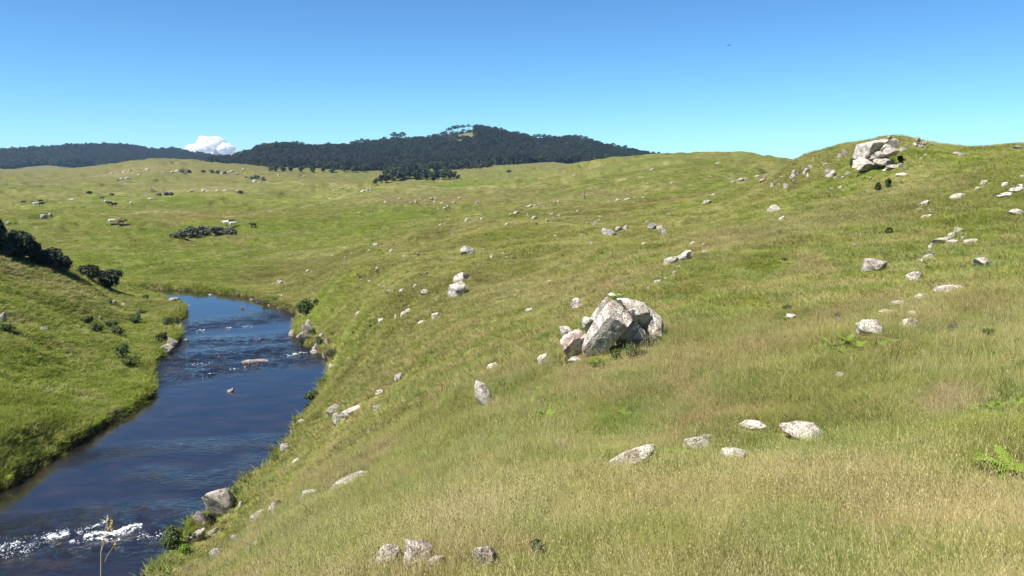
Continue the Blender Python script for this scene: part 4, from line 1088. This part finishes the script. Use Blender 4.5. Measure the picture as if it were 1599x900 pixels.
# ferns: arching fronds with paired leaflets
def frond_mesh(seed, L, droop, mat):
    g = np.random.default_rng(seed)
    V, F, S = [], [], []
    n = 16
    P = [np.array((L * t * (.35 + .65 * t ** .3), 0, L * (1.15 * t - droop * t * t))) for t in np.linspace(0, 1, n)]
    for i in range(n - 1):
        b = len(V); w_ = .006 * L * 2
        V += [P[i] + (0, -w_, 0), P[i] + (0, w_, 0), P[i + 1] + (0, w_, 0), P[i + 1] + (0, -w_, 0)]; F += [b, b + 1, b + 2, b + 3]; S.append(4)
        if i < 2: continue
        t = i / n; ll = L * .27 * math.sin(math.pi * min(1, t * .95 + .08)) ** .7
        fwd = P[i + 1] - P[i]
        for sd_ in (-1, 1):
            b = len(V); tip = P[i] + np.array((ll * .35, sd_ * ll, -ll * .25 + g.normal(0, .02 * L)))
            V += [P[i] - fwd * .1, P[i] + fwd * .9, (P[i] + fwd * .8) * .4 + tip * .6 + (0, 0, .02 * L), tip, (P[i]) * .5 + tip * .5 - fwd * .1]; F += [b, b + 1, b + 2, b + 3, b + 4]; S.append(5)
    me = mesh_np('frond', np.array(V), F, S, False); me.materials.append(mat)
    return me
FROND = [frond_mesh(k, 1.0, d, M_FERN) for k, d in ((1, .5), (2, .75), (3, .95))]
def fern(px, py, w, label, group=None, nf=9, ground=None, fl=.75):
    if ground is None: p, r = hit(px, py)
    else: p = ground
    k = (p - cam.location).length / FPX
    if ground is None: FOOT.append((p.x, p.y, w * k * .45)); p = p + Vector((0, 0, .05))
    o = empty('fern', p, random.Random(px).uniform(0, 6))
    g = random.Random(int(px * 7 + py))
    for i in range(nf):
        f = bpy.data.objects.new('frond', FROND[i % 3]); COL.objects.link(f); f.parent = o
        s = w * k * (.5 if ground is not None or w > 60 else .72) * g.uniform(.75, 1.15)
        f.scale = (s, s, s * fl); f.rotation_euler = (g.uniform(-.15, .15), g.uniform(-.15, .2), 6.283 * i / nf + g.uniform(-.25, .25))
    tag(o, label, 'fern', group)
    return o
pr, rr_ = hit(955, GB); a_, e_ = pix_az_e(966, 466)
rr_ += .55
fern(966, 468, 34, 'bright yellow green fern growing on top of the big boulder group', None, 9, Vector((rr_ * math.sin(a_), rr_ * math.cos(a_), HC + e_ * rr_)), .8)
fern(1584, 748, 96, 'large bright fern in the grass near the bare earth patch', None, 13)
for px, py, w in ((1300, 545, 26), (1322, 540, 28), (1340, 548, 24), (1290, 560, 20), (1318, 556, 24), (1372, 545, 22), (1280, 548, 16), (1395, 540, 20)):
    fern(px, py, w, 'green fern in the patch below the rock with the black hollow', 'ferns below the hollow rock', 8, None, .9)
for px, py, w in ((1530, 655, 24), (1548, 645, 22), (1572, 662, 26), (1510, 662, 20), (1560, 640, 18), (1592, 640, 22)):
    fern(px, py, w, 'yellow green fern beside the bare earth patch on the slope', 'ferns beside the bare earth', 8, None, .9)
for px, py, w in ((855, 654, 36), (975, 652, 22), (1220, 582, 22), (1225, 500, 16), (840, 612, 18), (1080, 676, 20), (1055, 712, 24), (1590, 570, 20), (1075, 605, 14), (1450, 415, 14)):
    fern(px, py, w, 'low light green fern tuft in the grass of the wide slope', 'fern tufts on the wide slope', 8, None, .6)

# ------------------------------------------------------------------ far trees
def arau(seed):
    g = np.random.default_rng(seed)
    H = 12.5; items = [([(0, 0, -.5), (g.normal(0, .15), g.normal(0, .15), H * .5), (g.normal(0, .2), g.normal(0, .2), H * .93)], [.38, .28, .16])]
    lumps = []
    for tier in range(3):
        nb = 7 - tier; z0 = H * (.72 + .10 * tier); R = (3.9, 3.3, 1.9)[tier] * g.uniform(.85, 1.15)
        for b in range(nb):
            a = 6.283 * b / nb + g.uniform(-.3, .3) + tier; L = R * g.uniform(.8, 1.1)
            e = (math.cos(a) * L, math.sin(a) * L, z0 + .9 + g.uniform(-.2, .3))
            items.append(([(0, 0, z0), (e[0] * .5, e[1] * .5, z0 + .1), e], [.09, .07, .03]))
            lumps.append((*e, 1.05, 1.05, .55))
            lumps.append((e[0] * .62, e[1] * .62, z0 + .4, .8, .8, .4))
    lumps.append((0, 0, H * .97, 1.6, 1.6, .8))
    return tubes_mesh('trunk', items, M_BARK, 4), crown_mesh(seed, lumps, 420, .25, .6, M_ARAU, .2)
def broad(seed, H=8.0, R=3.0, mat=None, n=520):
    g = np.random.default_rng(seed)
    lumps = [(0, 0, H * .5, R * .75, R * .75, H * .4)]
    for _ in range(10):
        a = g.uniform(0, 6.28); q = g.uniform(.4, 1.0) * R
        lumps.append((math.cos(a) * q, math.sin(a) * q, H * g.uniform(.15, .85), R * g.uniform(.3, .5), R * g.uniform(.3, .5), H * g.uniform(.1, .18)))
    items = [([(0, 0, -.5), (0, 0, H * .4), (0, 0, H * .7)], [.22, .17, .08])] + [([(0, 0, H * .3), (l[0] * .6, l[1] * .6, l[2] * .8), l[:3]], [.09, .06, .03]) for l in lumps[1:5]]
    return tubes_mesh('trunk', items, M_BARK, 4), crown_mesh(seed, lumps, n, .3, .8, mat or M_FORESTLEAF, .5)
ARAU = [arau(700 + k) for k in range(4)]
BROAD = [broad(720 + k, 8 + k % 3, 3.6 + .5 * (k % 2)) for k in range(5)]
def join_mesh(a, b, name):
    def grab(m):
        v = np.empty(len(m.vertices) * 3); m.vertices.foreach_get('co', v)
        lv = np.empty(len(m.loops), np.int32); m.loops.foreach_get('vertex_index', lv)
        ls = np.empty(len(m.polygons), np.int32); m.polygons.foreach_get('loop_total', ls)
        return v.reshape(-1, 3), lv, ls
    va, la, sa = grab(a); vb, lb, sb_ = grab(b)
    me = mesh_np(name, np.r_[va, vb], np.r_[la, lb + len(va)], np.r_[sa, sb_], False)
    me.materials.append(a.materials[0]); me.materials.append(b.materials[0])
    me.polygons.foreach_set('material_index', np.r_[np.zeros(len(sa), np.int32), np.ones(len(sb_), np.int32)])
    return me
C_TREES = proto_coll('forest_tree', [join_mesh(*t, 'forest_tree') for t in ARAU[:2] + BROAD])
def forest(name, n, pxr, rr, label, keepf, s0, s1, parau):
    a0 = pix_az_e(pxr[0], 300)[0]; a1 = pix_az_e(pxr[1], 300)[0]
    a = RNG.uniform(a0, a1, n); r = np.sqrt(RNG.uniform(rr[0] ** 2, rr[1] ** 2, n))
    px = CX + FPX * np.tan(a) * 1.0
    k = keepf(px, r, a); a, r = a[k], r[k]; m = len(a)
    x, y = r * np.sin(a), r * np.cos(a)
    s = RNG.uniform(s0, s1, m)
    pick = np.where(RNG.random(m) < parau, RNG.integers(0, 2, m), RNG.integers(2, 7, m))
    o = scatter(name, C_TREES, np.c_[x, y, height(x, y)], np.c_[np.zeros(m), np.zeros(m), RNG.uniform(0, 6.28, m)], np.c_[s, s, s * RNG.uniform(.85, 1.15, m)], pick)
    tag(o, label, 'forest', None, 'stuff')
    return o
def keep_main(px, r, a):
    base = np.interp(px, [330, 380, 420, 470, 600, 700, 760, 800, 860, 900, 960, 1060], [1260, 1130, 1010, 1000, 1010, 1000, 1010, 1040, 1060, 1040, 1120, 1240])
    edge = base + 40 * (fbm(a * 60, r / 90, 77, 3) - .5)
    bald = np.exp(-((px - 720) / 34) ** 2 - ((r - 1385) / 95) ** 2)
    thin = (r > 1380) & (px > 430) & (px < 700) & (RNG.random(len(r)) < .55)
    return (r > edge) & (bald < .35) & ~thin
forest('forest', 17000, (328, 1062), (990, 1520), 'dark pine forest covering the long hill behind the meadow', keep_main, .75, 1.15, .3)
forest('forest', 27000, (-480, 352), (1900, 2620), 'bluish forest on the far hill beside the white cloud', lambda px, r, a: (r > 1950 + 120 * (fbm(a * 40, r / 200, 79, 2) - .5)) & ~((px > 238) & (px < 330) & (r > 2480)), .9, 1.4, .25)

def tree(kind, px, py_base, hpx, label, group, k, base_r=None, rz=None):
    """a single tree as tall as hpx photo pixels"""
    if base_r is None: p, r = hit(px, py_base)
    else:
        a, _ = pix_az_e(px, 300); r = base_r; p = Vector((r * math.sin(a), r * math.cos(a), 0)); p.z = float(height(p.x, p.y))
    tr, cr = kind[k % len(kind)]
    H = 12.8 if kind is ARAU else 8.2
    s = hpx * r / FPX / H
    o = empty('araucaria_tree' if kind is ARAU else 'broadleaf_tree', p, rz if rz is not None else k * 1.7)
    o.scale = (s, s, s)
    link('trunk', tr, None, o); link('crown', cr, None, o)
    tag(o, label, 'tree', group)
    return o
k = 0
for px, h in ((404, 11), (414, 12), (422, 11), (432, 9), (440, 9), (452, 10), (466, 9), (478, 9), (489, 10), (502, 8), (515, 9), (525, 9), (545, 10), (553, 12), (560, 13), (568, 14), (576, 13), (585, 11), (603, 12), (618, 15), (624, 14), (631, 15), (645, 9), (665, 10), (672, 11), (680, 11),
              (697, 10), (703, 12), (710, 13), (716, 12), (724, 11), (733, 10), (742, 9), (836, 11), (842, 12), (850, 12), (858, 12), (866, 11), (875, 10), (891, 11), (898, 12), (906, 12), (914, 12), (922, 11), (930, 10), (1012, 8), (1036, 7)):
    k += 1
    where_ = 'between the cloud and the bald top' if px < 690 else 'fringing the bald top' if px < 760 else 'on the shoulder sloping away from the bald top' if px < 960 else 'at its low end by the rounded hill'
    tree(ARAU, px, 0, h * 1.25, 'flat crowned pine on the forest skyline ' + where_, 'skyline pines ' + where_, k, 1432 + (k * 37 % 20) - 10)
for px, py, h in ((588, 287, 9), (596, 286, 12), (604, 285, 12), (612, 283, 13), (621, 282, 14), (630, 281, 15), (640, 280, 16), (650, 281, 16), (659, 281, 16), (668, 282, 16), (676, 282, 15), (685, 281, 15), (693, 281, 15), (701, 280, 13), (709, 279, 10), (716, 279, 6),
                  (602, 279, 12), (615, 275, 14), (627, 273, 15), (645, 272, 16), (662, 271, 16), (680, 271, 15), (697, 271, 13)):
    k += 1
    tree(BROAD, px, py, h * 1.05, 'dark broadleaf tree of the grove on the meadow in front of the forest', 'trees of the grove before the forest', k)
tree(ARAU, 795, 279, 13, 'lone dark flat topped tree on the grass slope beside the forest', None, 2)
for px, py, h in ((425, 268, 9), (432, 268, 10), (442, 268, 10), (455, 269, 9), (470, 269, 10), (488, 270, 9), (505, 269, 9), (520, 270, 9), (538, 269, 10), (552, 269, 10), (568, 269, 11)):
    k += 1
    tree(BROAD, px, py, h, 'broadleaf tree at the lower edge of the pine forest behind the flat topped hill', 'trees at the lower edge of the forest', k)

# ------------------------------------------------------------------ posts, stems, plumes
def pole(name, px, py0, py1, rad, label, cat, mat=M_WOOD, group=None, lean=0.0):
    p, r = hit(px, py0); kk = (p - cam.location).length / FPX; h = (py0 - py1) * kk
    g = random.Random(px)
    pts = [(0, 0, -.3)] + [(lean * h * t + g.uniform(-1, 1) * rad, g.uniform(-1, 1) * rad, h * t) for t in (.25, .5, .75, 1)]
    o = link(name, tubes_mesh(name, [(pts, [rad * 1.1, rad, rad * .95, rad * .9, rad * .8])], mat, 7), None, None, p)
    tag(o, label, cat, group)
pole('fence_post', 1272.5, 252, 244, .05, 'thin wooden post standing on the crest beside the crags', 'post', group='posts on the crest')
pole('fence_post', 1280, 250, 244.5, .05, 'thin wooden post standing on the crest beside the crags', 'post', group='posts on the crest')
pole('dead_pole', 913.5, 313, 295, .10, 'dead upright pole standing alone on the grassy slope', 'pole')
def plume(px, py, w, h, label, group):
    p, r = hit(px, py + h * .5); kk = (p - cam.location).length / FPX
    g = np.random.default_rng(int(px)); H = h * kk; st = []; V = []; F = []
    for i in range(9):
        a = g.uniform(0, 6.28); l = g.uniform(.1, .4) * w * kk; hh = H * g.uniform(.7, 1.1)
        e = (math.cos(a) * l, math.sin(a) * l, hh)
        st.append(([(0, 0, -.1), (e[0] * .4, e[1] * .4, hh * .6), e], [.012, .009, .006]))
        v, f = cards(g, [(e[0], e[1], hh * .85, .06, .06, hh * .2)], 40, .03, .09); F.append(f + sum(len(q) for q in V)); V.append(v)
    v, f = cards(g, [(0, 0, H * .2, w * kk * .4, w * kk * .4, H * .25)], 90, .04, .12); F.append(f + sum(len(q) for q in V)); V.append(v)
    o = empty('plume_grass', p)
    me = mesh_np('plumes', np.vstack(V), np.vstack(F), np.full(sum(len(q) for q in F), 4), False); me.materials.append(M_PLUME)
    link('plumes', me, None, o); link('stems', tubes_mesh('stems', st, M_STRAW, 4), None, o)
    tag(o, label, 'grass', group)
plume(1431, 223, 14, 12, 'pale plume grass on the crest just beyond the stacked outcrop', 'plume grass on the crest')
plume(1440, 226, 14, 10, 'pale plume grass on the crest just beyond the stacked outcrop', 'plume grass on the crest')
plume(1389, 219, 9, 10, 'pale plume grass growing on top of the stacked outcrop', None)
plume(1378, 222, 8, 8, 'short straw grass tuft on the left shoulder of the outcrop top', None)

# tall dry stem in front of the river
a_, e_ = pix_az_e(158, 905)
for r_ in np.linspace(2.5, 7, 60):
    zg = float(height(r_ * math.sin(a_), r_ * math.cos(a_)))
    if zg > HC + e_ * r_ - .75: rs_ = r_
rs_ = 5.0
ps = Vector((rs_ * math.sin(a_), rs_ * math.cos(a_), 0)); ps.z = float(height(ps.x, ps.y))
st = empty('dry_grass_stem', ps)
ztop = HC + pix_az_e(174, 805)[1] * rs_ - ps.z
kx = rs_ / FPX * 1.15
zb_ = HC + e_ * rs_ - ps.z
S1 = [(0, 0, -.05), (0, 0, zb_ * .6), (0, 0, zb_), (3 * kx, 0, zb_ + (ztop - zb_) * .45), (9 * kx, .01, zb_ + (ztop - zb_) * .8), (15 * kx, .02, ztop)]
S2 = [(0, 0, zb_ + (ztop - zb_) * .1), (8 * kx, .01, zb_ + (ztop - zb_) * .35), (22 * kx, .02, zb_ + (ztop - zb_) * .6)]
S3 = [(3 * kx, 0, zb_ + (ztop - zb_) * .45), (12 * kx, 0, zb_ + (ztop - zb_) * .75), (20 * kx, 0, zb_ + (ztop - zb_) * .97)]
link('stalk', tubes_mesh('stalk', [(S1, [.0035, .0035, .003, .0025, .002, .0012]), (S2, [.002, .0016, .001]), (S3, [.002, .0016, .001])], M_STRAW, 5), None, st)
g_ = np.random.default_rng(3)
v1, f1 = cards(g_, [(13 * kx, .015, zb_ + (ztop - zb_) * .9, .008, .006, .05), (18 * kx, .01, zb_ + (ztop - zb_) * .85, .007, .006, .04), (20 * kx, .02, zb_ + (ztop - zb_) * .55, .008, .006, .03)], 90, .004, .011)
me = mesh_np('seed_head', v1, f1, np.full(len(f1), 4), False); me.materials.append(M_STRAW)
link('seed_head', me, None, st)
tag(st, 'tall dry branching grass stem standing before the rapids', 'grass stem')

# ------------------------------------------------------------------ cattle
def cow_mesh():
    bm = bmesh.new()
    J = [(-.62, 0, 1.08, .30, .36), (-.25, 0, 1.02, .30, .40), (.2, 0, 1.02, .29, .39), (.55, 0, 1.08, .27, .36), (.85, 0, 1.16, .15, .22), (1.08, 0, 1.22, .12, .15), (1.32, 0, 1.06, .09, .10), (1.45, 0, .96, .07, .07),
         (-.60, .2, .75, .13, .15), (-.64, .2, .42, .07, .07), (-.60, .2, .02, .06, .06), (-.60, -.2, .75, .13, .15), (-.64, -.2, .42, .07, .07), (-.60, -.2, .02, .06, .06),
         (.52, .19, .72, .11, .12), (.52, .19, .42, .065, .065), (.52, .19, .02, .06, .06), (.52, -.19, .72, .11, .12), (.52, -.19, .42, .065, .065), (.52, -.19, .02, .06, .06),
         (-.88, 0, 1.12, .05, .05), (-.98, 0, .62, .03, .03), (1.06, .24, 1.28, .03, .05), (1.06, -.24, 1.28, .03, .05), (1.05, .12, 1.42, .02, .02), (1.05, -.12, 1.42, .02, .02)]
    E = [(0, 1), (1, 2), (2, 3), (3, 4), (4, 5), (5, 6), (6, 7), (0, 8), (8, 9), (9, 10), (0, 11), (11, 12), (12, 13), (3, 14), (14, 15), (15, 16), (3, 17), (17, 18), (18, 19), (0, 20), (20, 21), (5, 22), (5, 23), (5, 24), (5, 25)]
    me = bpy.data.meshes.new('cow_frame'); me.from_pydata([j[:3] for j in J], E, [])
    o = bpy.data.objects.new('cow_frame', me); COL.objects.link(o)
    o.modifiers.new('skin', 'SKIN'); sub = o.modifiers.new('sub', 'SUBSURF'); sub.levels = 1
    for v, j in zip(me.skin_vertices[0].data, J): v.radius = (j[3], j[4])
    me.skin_vertices[0].data[1].use_root = True
    dg = bpy.context.evaluated_depsgraph_get()
    res = bpy.data.meshes.new_from_object(o.evaluated_get(dg))
    bpy.data.objects.remove(o)
    return res
COW = cow_mesh()
COWM = {}
for nm, c0, c1 in (('white', (.55, .5, .42), (.72, .68, .6)), ('dark', (.015, .012, .01), (.04, .03, .022)), ('brown', (.13, .085, .05), (.2, .14, .085))):
    m_ = COW.copy(); m_.materials.clear(); m_.materials.append(mat_plain(nm + ' hide', c0, c1, 2)); COWM[nm] = m_
for px, py, c, rz, sc in ((37, 319, 'brown', .2, 1), (64, 317, 'dark', 3.0, 1), (56, 322, 'white', .1, 1), (65, 322, 'dark', .2, 1), (113, 316, 'white', 3.0, 1), (166, 317, 'white', .3, .8), (172, 321, 'dark', 2.8, 1), (179, 323, 'dark', .4, 1), (205, 321, 'white', 1.5, 1), (160, 312, 'brown', .2, 1),
                          (175.5, 352, 'white', .15, 1), (190, 352, 'brown', .0, 1.15), (354, 354, 'white', 2.9, 1), (364, 356, 'white', .3, 1), (360, 350, 'brown', .2, .9), (396, 356, 'dark', 2.7, .9)):
    p, r = hit(px, py)
    o = link('cow', COWM[c], None, None, p); o.rotation_euler = (0, 0, rz - math.atan2(p.x, p.y)); o.scale = (sc, sc, sc)
    where = 'by the meadow thicket' if 340 < px < 400 else ('in the near part of the meadow' if py > 340 else 'in the far herd on the meadow')
    tag(o, '%s cow grazing %s' % (c, where), 'cow', '%s cattle %s' % (c, where))

# ------------------------------------------------------------------ grass
def sample_zone(n, r0, r1, azr=.66):
    a = RNG.uniform(-azr, azr, n); r = np.sqrt(RNG.uniform(r0 * r0, r1 * r1, n))
    return r * np.sin(a), r * np.cos(a)

def grass_zone(name, coll, npick, n, r0, r1, s0, s1, zs, label, az=.66, dens=None):
    x, y = sample_zone(n, r0, r1, az)
    keep = river_sd(x, y) > .12
    if dens is not None: keep &= RNG.random(n) < dens(x, y)
    x, y = x[keep], y[keep]
    z = height(x, y); k = len(x)
    c = gcol(x, y)
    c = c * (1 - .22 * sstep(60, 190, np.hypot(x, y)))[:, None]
    v = RNG.lognormal(0, .10, k)[:, None]
    hue = RNG.normal(0, .05, (k, 1))
    c = c * v * np.c_[1 + hue, np.ones(k), 1 - hue * .5]
    dry = (RNG.random(k) < .03 + .22 * sstep(.45, .65, fbm(x / 2, y / 2, 91, 3)))[:, None]
    c = np.where(dry, .55 * PALE * RNG.uniform(.8, 1.2, (k, 1)) + .45 * c, c)
    grn = (RNG.random(k) < .04 + .3 * sstep(.55, .7, fbm(x / 1.6, y / 1.6, 97, 3)))[:, None] & ~dry
    c = np.where(grn, c * np.array((.78, .95, .65)), c)
    sc = RNG.uniform(s0, s1, k) * (.7 + .75 * fbm(x / 4, y / 4, 95, 3))
    hz_ = np.ones(k)
    if r0 < 140:
        for fx_, fy_, fr_ in FOOT:
            d_ = np.hypot(x - fx_, y - fy_); hz_ = np.where(d_ < fr_ * 1.05 + .12, np.minimum(hz_, .3 + .5 * sstep(fr_ * .8, fr_ * 1.05 + .12, d_)), hz_)
    sc = sc * hz_
    rot = np.c_[RNG.normal(0, .12, k), RNG.normal(0, .12, k), RNG.uniform(0, 6.28, k)]
    o = scatter(name, coll, np.c_[x, y, z - .015], rot, np.c_[sc, sc, sc * zs], RNG.integers(0, npick, k), np.clip(c, .01, .6))
    tag(o, label, 'grass', None, 'stuff')
    return o
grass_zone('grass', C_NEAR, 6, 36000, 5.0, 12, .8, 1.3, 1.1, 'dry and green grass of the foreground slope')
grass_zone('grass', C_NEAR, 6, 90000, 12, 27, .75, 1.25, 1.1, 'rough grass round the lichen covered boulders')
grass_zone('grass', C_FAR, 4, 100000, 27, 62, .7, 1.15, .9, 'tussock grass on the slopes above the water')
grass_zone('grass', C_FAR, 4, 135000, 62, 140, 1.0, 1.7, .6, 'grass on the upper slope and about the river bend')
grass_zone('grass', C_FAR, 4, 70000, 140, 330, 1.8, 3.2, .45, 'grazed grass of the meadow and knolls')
# darker coarse tussocks in patches
x_, y_ = sample_zone(26000, 14, 150)
pn_ = fbm(x_ / 9, y_ / 9, 111, 4)
kp_ = (pn_ > .50) & (river_sd(x_, y_) > .8) & (RNG.random(26000) < .2 + 5 * (pn_ - .5))
x_, y_ = x_[kp_], y_[kp_]; n_ = len(x_)
sz_ = np.tile(RNG.uniform(.9, 1.6, (n_, 1)), 3)
to = scatter('coarse_tussocks', C_FAR, np.c_[x_, y_, height(x_, y_) - .02], np.c_[RNG.normal(0, .15, n_), RNG.normal(0, .15, n_), RNG.uniform(0, 6.28, n_)], sz_, RNG.integers(0, 4, n_), gcol(x_, y_) * np.array((.52, .62, .45)) * RNG.uniform(.8, 1.3, (n_, 1)))
tag(to, 'darker coarse tussocks patching the open slopes', 'grass', None, 'stuff')
x_, y_ = sample_zone(7000, 6.5, 32)
pn_ = fbm(x_ / 2.6, y_ / 2.6, 117, 4)
kp_ = (pn_ > .50) & (river_sd(x_, y_) > .8) & (RNG.random(7000) < .25 + 5 * (pn_ - .5))
x_, y_ = x_[kp_], y_[kp_]; n_ = len(x_)
sz_ = np.tile(RNG.uniform(1.0, 1.5, (n_, 1)), 3)
to = scatter('green_tussocks', C_NEAR, np.c_[x_, y_, height(x_, y_) - .02], np.c_[RNG.normal(0, .15, n_), RNG.normal(0, .15, n_), RNG.uniform(0, 6.28, n_)], sz_, RNG.integers(2, 6, n_), np.array((.105, .150, .040)) * RNG.uniform(.6, 1.35, (n_, 1)) * np.c_[RNG.uniform(.8, 1.35, n_), np.ones(n_), RNG.uniform(.7, 1.6, n_)])
tag(to, 'green tussocks standing out of the straw coloured near grass', 'grass', None, 'stuff')
# tall straw stems over the near grass
STEM = [blade_clump(31 + k, 3, .25, .55, .10, .0022, .25, .25, 4) for k in range(4)]
C_STEM = proto_coll('stem_clump', STEM)
x_, y_ = sample_zone(9000, 5.5, 26)
kp_ = (fbm(x_ / 3, y_ / 3, 101, 3) > .5) & (RNG.random(9000) < .55) & (river_sd(x_, y_) > 1)
x_, y_ = x_[kp_], y_[kp_]; n_ = len(x_)
so = scatter('dry_grass_stems', C_STEM, np.c_[x_, y_, height(x_, y_)], np.c_[RNG.normal(0, .15, n_), RNG.normal(0, .15, n_), RNG.uniform(0, 6.28, n_)], np.tile(RNG.uniform(.7, 1.15, (n_, 1)), 3), RNG.integers(0, 4, n_), PALE * RNG.uniform(.8, 1.35, (n_, 1)))
tag(so, 'tall straw coloured grass stems over the near slope', 'grass', None, 'stuff')
# longer fringe hanging over the banks
t_ = RNG.integers(0, len(RIVS), 16000)
pb = RIVS[t_] + RNG.normal(0, .45, (16000, 2))
sdp = river_sd(pb[:, 0], pb[:, 1]); ok_ = (sdp > .1) & (sdp < 1.3) & (np.hypot(pb[:, 0], pb[:, 1]) > 25) & (pb[:, 1] > 15)
pb = pb[ok_]; k_ = len(pb)
cb = gcol(pb[:, 0], pb[:, 1]) * RNG.lognormal(-.05, .25, k_)[:, None]
sb = RNG.uniform(1.2, 2.3, k_)
fr = scatter('bank_grass', C_FAR, np.c_[pb, height(pb[:, 0], pb[:, 1]) - .04], np.c_[RNG.normal(0, .3, k_), RNG.normal(0, .3, k_), RNG.uniform(0, 6.28, k_)], np.c_[sb, sb, sb], RNG.integers(0, 4, k_), cb)
tag(fr, 'long grass fringing both banks of the river', 'grass', None, 'stuff')


# ------------------------------------------------------------------ bird, cloud, haze
a_, e_ = pix_az_e(1139, 71)
rb = 150.0
bird = bpy.data.meshes.new('bird')
bm = bmesh.new()
def bq(*p): bm.faces.new([bm.verts.new(q) for q in p])
prof = [(-.32, .01), (-.18, .05), (0, .075), (.18, .06), (.27, .04), (.34, .005)]
for i in range(len(prof) - 1):
    for j in range(8):
        t0, t1 = 6.2832 * j / 8, 6.2832 * (j + 1) / 8
        (y0, r0), (y1, r1) = prof[i], prof[i + 1]
        bq((r0 * math.cos(t0), y0, r0 * math.sin(t0)), (r0 * math.cos(t1), y0, r0 * math.sin(t1)), (r1 * math.cos(t1), y1, r1 * math.sin(t1)), (r1 * math.cos(t0), y1, r1 * math.sin(t0)))
for s_ in (-1, 1):
    for dz in (0, .012):
        bq((s_ * .04, .12, .03 + dz), (s_ * .3, .17, .10 + dz), (s_ * .3, -.06, .10 + dz), (s_ * .04, -.12, .03 + dz))
        bq((s_ * .3, .17, .10 + dz), (s_ * .66, .02, .02 + dz), (s_ * .6, -.08, .02 + dz), (s_ * .3, -.06, .10 + dz))
bq((-.04, -.28, .01), (.04, -.28, .01), (.1, -.5, .01), (-.1, -.5, .01))
bmesh.ops.remove_doubles(bm, verts=bm.verts, dist=1e-4); bm.to_mesh(bird); bm.free()
bo = link('bird', bird, mat_plain('dark plumage', (.02, .018, .016), (.05, .045, .04), 8), None, (rb * math.sin(a_), rb * math.cos(a_), HC + e_ * rb))
bo.rotation_euler = (.15, -.25, .5); bo.scale = (.8, .8, .8)
tag(bo, 'dark bird gliding in the blue sky over the hills', 'bird')

def cloud(px, py, w, h, seed, label, lumps_n, dist=9000.0):
    g = np.random.default_rng(seed)
    kk = dist / FPX
    a, e = pix_az_e(px, py + h * .5)
    c0 = np.array((dist * math.sin(a), dist * math.cos(a), HC + e * dist))
    v0, f0 = ico(4)
    V, F = [], []
    for i in range(lumps_n):
        t = g.uniform(-1, 1); hh = (1 - abs(t) ** 1.3) * h * kk
        cx = t * w * .5 * kk; cz_ = g.uniform(-.3, .8) * hh; R = g.uniform(.13, .26) * h * kk * (1.2 - .6 * abs(t))
        d = v0 * R * (1 + .5 * n3(v0, 2.0, seed + i)[:, None] + .35 * n3(v0, 5.0, seed + 50 + i)[:, None])
        F.append(f0 + len(v0) * i); V.append(d * np.array((1.25, 1.25, .9)) + np.array((cx, g.normal(0, .25) * w * .3 * kk, cz_)))
    me = mesh_np('cloud', np.vstack(V), np.vstack(F), np.full(len(f0) * lumps_n, 3))
    m, nt, nd, lk, out = new_mat('cloud white')
    d = nd.new('ShaderNodeBsdfDiffuse'); t = nd.new('ShaderNodeBsdfTranslucent'); tr = nd.new('ShaderNodeBsdfTransparent')
    d.inputs[0].default_value = (.92, .93, .95, 1); t.inputs[0].default_value = (.92, .93, .95, 1)
    s1 = nd.new('ShaderNodeMixShader'); s1.inputs[0].default_value = .5; lk.new(d.outputs[0], s1.inputs[1]); lk.new(t.outputs[0], s1.inputs[2])
    pos = nd.new('ShaderNodeNewGeometry').outputs['Position']
    n = noise(nd, lk, pos, .012, 5, .6)
    s2 = nd.new('ShaderNodeMixShader'); lk.new(ramp(nd, lk, n, [(.32, (0, 0, 0)), (.50, (1, 1, 1))]), s2.inputs[0]); lk.new(tr.outputs[0], s2.inputs[1]); lk.new(s1.outputs[0], s2.inputs[2]); lk.new(s2.outputs[0], out.inputs['Surface'])
    me.materials.append(m)
    o = link('cloud', me, None, None, c0); o.rotation_euler = (0, 0, -a)
    tag(o, label, 'cloud')
cloud(335, 236, 130, 38, 61, 'small white cumulus cloud rising behind the far forested hills', 80)
cloud(-14, 237, 50, 14, 62, 'thin white cloud bank behind the end of the bluish hill', 16)

hz = bpy.data.meshes.new('haze')
bm = bmesh.new(); bmesh.ops.create_cube(bm, size=1.0)
hz0, hz1 = float(Z.min()) - 1.0, float(Z.max()) + 20.0
bmesh.ops.scale(bm, vec=(7200, 7200, hz1 - hz0), verts=bm.verts); bmesh.ops.translate(bm, vec=(0, 0, (hz0 + hz1) / 2), verts=bm.verts)
bm.to_mesh(hz); bm.free()
m, nt, nd, lk, out = new_mat('haze')
pv = nd.new('ShaderNodeVolumePrincipled')
pv.inputs['Color'].default_value = (.38, .62, 1.0, 1); pv.inputs['Density'].default_value = 0.000072; pv.inputs['Anisotropy'].default_value = .2
lk.new(pv.outputs[0], out.inputs['Volume'])
ho = link('haze', hz, m)
tag(ho, 'thin bluish haze over the hills', 'haze', None, 'stuff')
